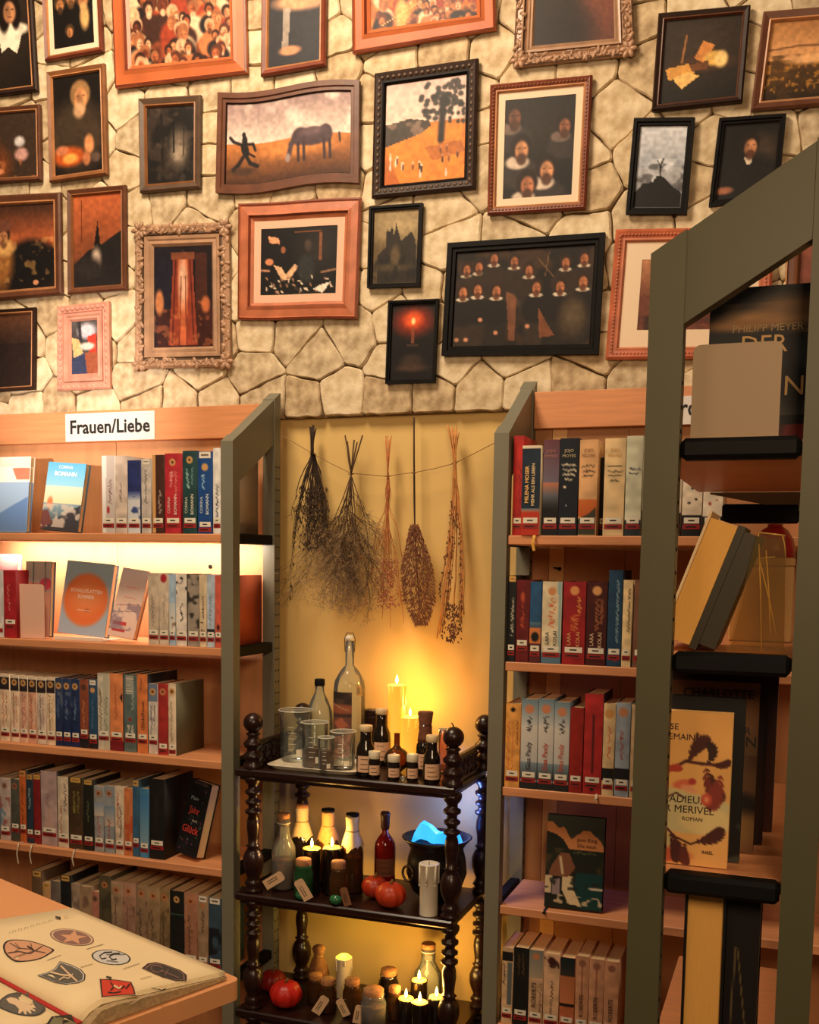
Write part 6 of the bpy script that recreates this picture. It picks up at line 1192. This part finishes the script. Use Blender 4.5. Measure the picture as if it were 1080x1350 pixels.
# third shelf: covers one behind another
def c_adieu(P):
    P.vgrad(0, 1, (222, 164, 90), (228, 170, 98)).noise(.05, 5)
    br, rd, gr = (74, 36, 30), (170, 62, 44), (196, 180, 130)
    P.ell(.50, .66, .34, .13, gr, soft=.15).ell(.28, .60, .15, .1, gr, soft=.3).ell(.72, .70, .16, .09, (216, 190, 130), soft=.3).ell(.05, .55, .10, .09, (190, 140, 70), soft=.3).ell(.12, .85, .12, .06, (190, 170, 120), soft=.4).ell(.16, .94, .2, .05, (190, 90, 60), soft=.4)
    P.line([(.18, .52), (.22, .40), (.45, .32), (.65, .33), (.95, .33)], .014, br).line([(.48, .32), (.56, .24), (.58, .14)], .014, br).line([(.18, .52), (.25, .56), (.35, .53), (.45, .56)], .008, br).line([(.0, .62), (.15, .52)], .006, br)
    def acanthus(cx, cy, a0, L, curl, c, c2=None):
        x, y, a = cx, cy, math.radians(a0); n = 9
        for k in range(n):
            f = math.sin(PI*(k+1.2)/(n+1.4)); st = L/n
            for sd in (-1, 1):
                b = a+sd*(.75-.03*k); l = L*.30*f; P.ell(x+math.cos(b)*l*.6/P.asp, y+math.sin(b)*l*.6, l*.62, l*.16+.002, c if sd > 0 or c2 is None else c2, rot=math.degrees(b), soft=.35)
            x2, y2 = x+math.cos(a)*st/P.asp, y+math.sin(a)*st; P.line([(x, y), (x2, y2)], .006, c); x, y = x2, y2; a += math.radians(curl)/n
    acanthus(.50, .31, -70, .20, 40, br); acanthus(.18, .42, -110, .16, -40, rd, (120, 40, 36)); acanthus(.20, .40, -40, .12, 60, rd); acanthus(.15, .42, 190, .10, 30, rd)
    acanthus(.72, .32, -50, .15, -100, (56, 34, 28)); acanthus(.78, .33, 10, .12, -60, br); acanthus(.70, .36, 75, .24, -30, (110, 46, 38), br); acanthus(.88, .40, 100, .24, 10, (130, 54, 42))
    acanthus(.30, .80, 60, .20, 40, br); acanthus(.48, .86, 100, .15, -40, (96, 44, 36)); acanthus(.62, .84, -10, .20, -50, br)
    P.ell(.42, .47, .06, .028, (206, 104, 72), rot=-15, soft=.5).ell(.54, .45, .025, .022, (170, 60, 50), soft=.4).ell(.50, .50, .05, .02, (220, 150, 110), rot=20, soft=.5).ell(.72, .56, .035, .04, (190, 80, 58), soft=.4).ell(.72, .56, .015, .018, (216, 130, 90), soft=.5)
    P.line([(.15, .72), (.35, .82), (.55, .86), (.8, .80), (.95, .76)], .010, br)
TB = (44, 32, 26)
nearface('cream-orange hardcover with acanthus leaves and black lettering, near unit', [(862, 944), (968, 952), (959, 1152), (850, 1146)], YN+.06, .022, c_adieu, (224, 166, 92), (216, 170, 106), [('ROSE', .0125, TB, -.28, .90, .0), ('TREMAIN', .0125, TB, -.17, .835, .0), ('ADIEU,', .0150, TB, -.03, .43, .0), ('SIR MERIVEL', .0150, TB, -.03, .365, .0), ('ROMAN', .0080, TB, .06, .305, .0), ('INSEL', .0065, TB, .26, .095, .0001)], NZ[2]+.0008, GN[2])
def c_blk(P): P.blot(8, .6, (70, 70, 60), .1, .8, .62, 1)
nearface('glossy black hardcover directly behind the cream-orange one, near unit', [(868, 938), (983, 943), (974, 1156), (858, 1150)], YN+.10, .02, c_blk, (22, 20, 18), (26, 24, 22), [], NZ[2]+.0008, GN[2])
def c_char(P): P.vgrad(0, .6, (120, 76, 44), (110, 76, 44)).ell(.55, .45, .3, .2, (84, 62, 40), soft=1).blot(4, .5, (60, 30, 22), .3, .7, .42, .7).ell(.8, .72, .16, .08, (30, 22, 18), soft=.6).ell(.8, .86, .2, .1, (130, 96, 56), soft=.8)
nearface('tan hardcover with large dark capitals, third in the near row', [(868, 925), (1005, 930), (990, 1150), (860, 1145)], YN+.16, .024, c_char, (110, 72, 44), (60, 36, 26), [('CHARLOTTE', .0180, (30, 22, 18), .1, .93, .0003), ('DER', .016, (30, 22, 18), .33, .72, .0), ('EN', .022, (30, 22, 18), .40, .655, .0002)], NZ[2]+.0008, GN[2])
nearface('dark brown hardcover, fourth in the near row', [(880, 916), (1017, 920), (1000, 1146), (876, 1142)], YN+.22, .03, lambda P: P.noise(.3, 5), (46, 26, 20), (50, 34, 24), [], NZ[2]+.0008, GN[2])
nearface('tallest dark hardcover with pale top edge, last in near row', [(935, 905), (1032, 908), (1014, 1140), (925, 1136)], YN+.31, .04, lambda P: P.noise(.3, 5), (60, 30, 24), (206, 170, 120), [], NZ[2]+.0008, GN[2])
# bottom shelf: a book seen from its fore edge, black boards, and black books
a = on_y(908, 1178, YN+.05); b_ = on_y(955, 1182, YN+.05); zt_ = a[2]; z = NZ[3]+.0006
o = thing('book', 'upright book with pale fore edge and black boards, lowest near shelf', 'book', ((a[0]+b_[0])/2, YN+.05, z), GN[3])
x0, x1 = a[0], b_[0]
MB().box(x0, x1, YN+.052, YN+.18, z+.004, zt_).build('page_block', PGY, o)
MB().box(x0-.004, x0-.0003, YN+.046, YN+.185, z, zt_+.005).box(x1+.0003, x1+.004, YN+.046, YN+.185, z, zt_+.005).box(x0-.004, x1+.004, YN+.181, YN+.185, z, zt_+.005).build('cover', mat('black_boards', (22, 20, 18), .4), o)
a = on_y(960, 1186, YN+.06); b_ = on_y(1004, 1190, YN+.06)
o = thing('book', 'black book with faint lines beside the pale fore edge, lowest near shelf', 'book', ((a[0]+b_[0])/2, YN+.06, z), GN[3])
P = Pic(b_[0]-a[0], a[2]-z, .002, (24, 18, 16)); P.line([(.3, .2), (.1, 1)], .004, (96, 80, 50)).line([(.35, .2), (1, .9)], .004, (96, 80, 50)).blot(6, .55, (80, 36, 24), .2, .6, .6, 1)
P.mesh('cover', lambda s, t: np.stack([a[0]+(b_[0]-a[0])*s, 0*s+YN+.0598, a[2]+(z-a[2])*t], -1), PAINT, o, local=False)
MB().box(a[0], b_[0], YN+.060, YN+.064, z, a[2]).box(a[0], b_[0], YN+.186, YN+.19, z, a[2]).box(a[0], a[0]+.003, YN+.064, YN+.186, z, a[2]).build('boards', mat('black_boards', (22, 20, 18), .4), o)
MB().box(a[0]+.0035, b_[0]-.002, YN+.0645, YN+.1855, z+.003, a[2]-.003).build('page_block', PAGE, o)
# ================================================================== OPEN BOOK ON THE TABLE (left foreground)
ZP = 1.0
cA = on_z(318, 1291, ZP); cB = on_z(0, 1158, ZP); ux = cA-cB; ux /= np.linalg.norm(ux); vy = np.array([ux[1], -ux[0], 0.0])   # ux along the far edge to the right, vy towards the viewer
LW, DW, TH = 1.0, .55, .026
tb = thing('display_table', 'peach wooden display table with rounded corner in the lower left foreground', 'table', tuple(cA-ux*LW*.5+vy*DW*.5-np.array([0, 0, ZP])))
def tp(u, v, z=0.0): return tuple(cA+ux*u+vy*v+np.array([0, 0, z]))      # u: negative to the left from the corner, v: towards the viewer
r = .012; poly = [tp(-LW, 0, -TH), tp(-LW, DW, -TH), tp(0, DW, -TH)]+[tp(-r+r*math.cos(a), r-r*math.sin(a), -TH) for a in np.linspace(0, PI/2, 7)]
MB().prism(poly, (0, 0, TH)).build('tabletop', mat('peach_board', (222, 156, 104), .5, 0, .08, 8), tb)
for u in (-LW+.06, -.30):
    for v in (.08, DW-.08):
        q = tp(u, v); MB().box(q[0]-.02, q[0]+.02, q[1]-.02, q[1]+.02, 0, ZP-TH).build('leg', mat('peach_board', (222, 156, 104), .5), tb)
bk = thing('open_book', 'large open picture book of printed emblems lying on the display table', 'book', tp(-.2, .15, .0005))
PGM = mat('cream_page', (236, 214, 170), .7, 0, .03, 10)
def uv(px, py, z=ZP+.016):                    # image point -> table coordinates on the page
    p = on_z(px, py, z)-cA; return float(p@ux), float(p@vy)
gu0, gv0 = uv(0, 1290); gu1, gv1 = uv(140, 1350)
slope = (gv1-gv0)/(gu1-gu0)
V0 = .012; VG = gv0+slope*(-.1-gu0)          # far edge of the page and gutter line
UR = -.018; UL = uv(60, 1200)[0]
def zpage(v):
    d = abs(v-VG); s_ = d/(VG-V0) if v < VG else d/.2
    return .004+.021*math.sin(min(1, d/.035)*PI/2)*(1-.82*min(1, max(0, s_-.05)))
def page(va, vb, name, dz=0.0, u1=UR, u0=UL):
    n = 14; vs = []
    for i in range(n+1):
        v = va+(vb-va)*i/n
        for u in np.linspace(u0, u1, 8): vs.append(tp(u-.012*(i/n if va < VG else 0), v, zpage(v)+dz))
    fs = [(i*8+j, i*8+j+1, (i+1)*8+j+1, (i+1)*8+j) for i in range(n) for j in range(7)]
    o = MB().add(vs, fs, True).build(name, PGM, bk, recalc=False); s = o.modifiers.new('t', 'SOLIDIFY'); s.thickness = .0004; return o
for k in range(5): page(V0+.0012*k, VG-.001, 'page', -.0007*k, UR+.0016*k)
for k in range(3): page(VG+.001, VG+.20-.001*k, 'page', -.0007*k)
m = MB(); n = 10
for va, vb in ((V0+.004, VG-.002), (VG+.002, VG+.198)):
    vs = []
    for i in range(n+1):
        v = va+(vb-va)*i/n
        for u, z in ((UL+.004, .0012), (UR+.008, .0012), (UR+.008, zpage(v)-.0035), (UL+.004, zpage(v)-.0035)): vs.append(tp(u, v, z))
    m.add(vs, [(i*4+j, i*4+(j+1) % 4, (i+1)*4+(j+1) % 4, (i+1)*4+j) for i in range(n) for j in range(4)]+[(0, 1, 2, 3), tuple(n*4+j for j in (3, 2, 1, 0))])
m.build('page_block', mat('grey_page_edges', (176, 150, 110), .8, 0, .3, 200, 0), bk)
m = MB(); m.add([tp(UL, VG-.0035, .0085), tp(UR, VG-.0035, .0085), tp(UR, VG+.0035, .0085), tp(UL, VG+.0035, .0085)], [(0, 1, 2, 3)])
g = m.build('red_gutter_ribbon', mat('red_ribbon', (176, 26, 26), .6), bk, recalc=False); s = g.modifiers.new('t', 'SOLIDIFY'); s.thickness = .0006
def pg(px, py, dz=.0008):
    z_ = .012
    for _ in range(5): u, v = uv(px, py, ZP+z_); z_ = zpage(v)+dz
    return tp(u, v, z_)
def smooth(p, k=4):
    n = len(p); o = []
    for i in range(n):
        a, b, c, d = p[i-1], p[i], p[(i+1) % n], p[(i+2) % n]
        for q in range(k):
            t = q/k; o.append(tuple(.5*(2*b[e]+(c[e]-a[e])*t+(2*a[e]-5*b[e]+4*c[e]-d[e])*t*t+(3*b[e]-a[e]-3*c[e]+d[e])*t**3) for e in (0, 1)))
    return o
def blob(pts, lift): return [pg(x, y, lift) for x, y in pts]
def ellpts(cx, cy, rx, ry, rot, n=28): q = math.radians(rot); return [(cx+rx*math.cos(a)*math.cos(q)-ry*math.sin(a)*math.sin(q), cy+rx*math.cos(a)*math.sin(q)+ry*math.sin(a)*math.cos(q)) for a in [2*PI*i/n for i in range(n)]]
def scale(pts, f): cx = sum(p[0] for p in pts)/len(pts); cy = sum(p[1] for p in pts)/len(pts); return [(cx+(x-cx)*f, cy+(y-cy)*f) for x, y in pts]
EM = {k: mat('print_'+k, c, .7) for k, c in dict(black=(34, 30, 30), grey=(96, 92, 86), mauve=(140, 104, 96), peach=(214, 160, 126), pale=(206, 204, 200), red=(206, 62, 40), cream=(226, 196, 160), brown=(90, 74, 66), dark=(60, 54, 52), green=(120, 116, 86), faint=(176, 158, 130)).items()}
def emblem(layers, lines=()):
    b = MB(); ms = []; k = 0
    def slot(c):
        if EM[c] not in ms: ms.append(EM[c])
        return ms.index(EM[c])
    for c, pts in layers:
        b.mi = slot(c); k += 1; n = len(pts); cx = sum(p[0] for p in pts)/n; cy = sum(p[1] for p in pts)/n
        v = blob(pts+[(cx, cy)], .0006+.00025*k); b.add(v, [(i, (i+1) % n, n) for i in range(n)])
    for c, w_, pts in lines:
        b.mi = slot(c); k += 1; L = []
        for i, (x, y) in enumerate(pts):
            x0, y0 = pts[max(i-1, 0)]; x1, y1 = pts[min(i+1, len(pts)-1)]; d = math.hypot(x1-x0, y1-y0) or 1; nx, ny = -(y1-y0)/d*w_/2, (x1-x0)/d*w_/2; L += [(x+nx, y+ny), (x-nx, y-ny)]
        b.add(blob(L, .0008+.00025*k), [(2*i, 2*i+1, 2*i+3, 2*i+2) for i in range(len(pts)-1)])
    b.build('emblem', ms, bk, recalc=False)
e = ellpts(95, 1235.5, 29.5, 10.5, 9)
star = []
for i in range(10): a = math.radians(-90+36*i+8); f = 1 if i % 2 == 0 else .42; star.append((96+19*f*math.cos(a), 1236+9.5*f*math.sin(a)))
emblem([('mauve', e), ('cream', scale(e, .93)), ('mauve', scale(e, .86)), ('peach', star)])
sh = [(4, 1247), (8, 1241), (18, 1238.5), (38, 1240), (56, 1245), (68, 1250), (71.5, 1252.5), (68, 1256), (56, 1263), (40, 1267), (22, 1267.5), (14, 1264), (6, 1256)]
sh = smooth(sh); emblem([('black', sh), ('peach', scale(sh, .92))], [('brown', 1.0, [(13, 1243), (25, 1250), (38, 1251), (50, 1254)]), ('brown', 1.0, [(10, 1256), (25, 1254), (40, 1257), (56, 1247)]), ('brown', .8, [(18, 1262), (30, 1258), (46, 1253), (60, 1256)]), ('black', 1.6, [(36, 1247), (42, 1250), (44, 1252)]), ('brown', .8, [(40, 1243), (42, 1248)]), ('brown', .8, [(20, 1243), (26, 1249), (20, 1254)])])
e = ellpts(146.5, 1262, 26, 9.8, 6); emblem([('black', e), ('pale', scale(e, .92))], [('black', 1.6, [(148, 1255), (138, 1255.5), (131, 1260), (134, 1264), (140, 1263)]), ('black', 1.6, [(158, 1256.5), (150, 1257), (144, 1261), (148, 1265), (154, 1264)]), ('black', .7, [(140, 1258), (165, 1258)]), ('black', .7, [(140, 1266), (156, 1268)])])
sh = [(49, 1286), (62, 1282), (72, 1277), (79, 1267), (95, 1272), (107, 1278), (113, 1285), (112, 1292), (104, 1296), (88, 1298), (72, 1295), (62, 1291)]
emblem([('black', sh), ('pale', scale(sh, .94)), ('grey', scale(sh, .88))], [('cream', 2.2, [(66, 1281), (80, 1285), (92, 1286)]), ('cream', 2.2, [(80, 1273), (88, 1281), (102, 1294)]), ('cream', 1.6, [(78, 1292), (84, 1288), (90, 1290), (96, 1284)])])
sq = [(131.5, 1290.5), (153, 1291.5), (173, 1294.5), (177, 1303), (179, 1311), (156, 1312.5), (134, 1314.5), (132.5, 1302)]
emblem([('cream', scale(sq, 1.07)), ('black', sq), ('red', scale(sq, .91))], [('black', 1.6, [(142, 1308), (150, 1309), (160, 1307)]), ('black', 1.8, [(146, 1295), (150, 1301), (146, 1305)]), ('cream', 2.6, [(150, 1299), (157, 1303), (160, 1300)]), ('black', 1.6, [(160, 1303), (164, 1299), (166, 1303), (171, 1297)]), ('black', 2.2, [(140, 1287.5), (147, 1289)]), ('black', 1.2, [(144, 1288), (146, 1292)])])
hx = [(187, 1276.5), (195, 1270), (206, 1268.5), (218, 1271.5), (238, 1279), (246, 1285), (246.5, 1293), (232, 1293.5), (214, 1288.5), (198, 1281.5)]
emblem([('cream', scale(hx, 1.06)), ('black', hx), ('mauve', scale(hx, .9)), ('dark', scale(hx, .84))], [('mauve', 1.0, ellpts(207, 1277, 8, 4.5, 10, 12)), ('mauve', 1.0, [(212, 1279), (224, 1284), (236, 1289)]), ('mauve', 1.0, [(222, 1278), (218, 1286)])])
hd = smooth([(-2, 1320), (8, 1312), (18, 1309), (34, 1310), (46, 1318), (60, 1329), (56, 1336), (44, 1340), (24, 1338), (6, 1332), (-4, 1326)])
hand = [(8, 1317), (14, 1314.5), (21, 1316), (28, 1320), (36, 1322), (42, 1321.5), (44, 1323), (38, 1324.5), (46, 1327), (47.5, 1329), (41, 1327.8), (47, 1332), (46, 1333.5), (39, 1330.5), (42, 1335.5), (40, 1336.5), (35, 1332), (35, 1337), (33, 1337.5), (30, 1332.5), (26, 1336.5), (24, 1336), (25, 1330), (20, 1325), (12, 1322)]
emblem([('grey', hd), ('dark', scale(hd, .94)), ('grey', scale(hd, .9)), ('cream', hand)])
emblem([('black', [(62, 1349), (68, 1340), (80, 1339.5), (94, 1342), (106, 1350), (100, 1362), (70, 1362)]), ('green', [(65, 1350), (70, 1342), (80, 1341.5), (92, 1344), (102, 1351), (96, 1360), (72, 1360)])])
emblem([], [('faint', .8, [(62+i*.0, 1266), (80, 1259)]), ('faint', .8, [(114, 1251), (136, 1244.5)]), ('faint', .8, [(106, 1275), (122, 1270.5)]), ('faint', .8, [(162, 1277), (184, 1269.5)]), ('faint', .8, [(185, 1290), (200, 1286.5)]), ('faint', .9, [(172, 1324), (184, 1317), (198, 1309.5)]), ('black', 1.4, [(208, 1304), (214, 1305.5), (219, 1303)]), ('black', .8, [(200, 1302), (207, 1303.5)]), ('dark', 2.2, [(73, 1208.5), (80, 1210)]), ('faint', .7, [(84, 1209), (90, 1207.5)])])
# heading letters along the page top (faint grey, partly unreadable)
b = MB()
for i in range(15):
    x = 12+i*4.0; y = 1231.5-i*1.15; b.add(blob([(x, y), (x+.7, y-.2), (x+1.2, y-3.4), (x+.5, y-3.2)], .0008), [(0, 1, 2, 3)])
    if i % 2: b.add(blob([(x+.5, y-3.2), (x+3, y-3.9), (x+3, y-3.3), (x+.6, y-2.7)], .0008), [(0, 1, 2, 3)])
b.build('heading', EM['faint'], bk, recalc=False)
# ------------------------------------------------------------------ lettering: all text curves to meshes in one pass
bpy.context.view_layer.update()
dg = bpy.context.evaluated_depsgraph_get()
for o in TXT:
    me = bpy.data.meshes.new_from_object(o.evaluated_get(dg)); n = o.name; p = o.parent
    cu = o.data; q = bpy.data.objects.new(n.split('.')[0], me); COL.objects.link(q); q.parent = p
    q.location = o.location; q.rotation_euler = o.rotation_euler; q.scale = o.scale
    bpy.data.objects.remove(o); bpy.data.curves.remove(cu)
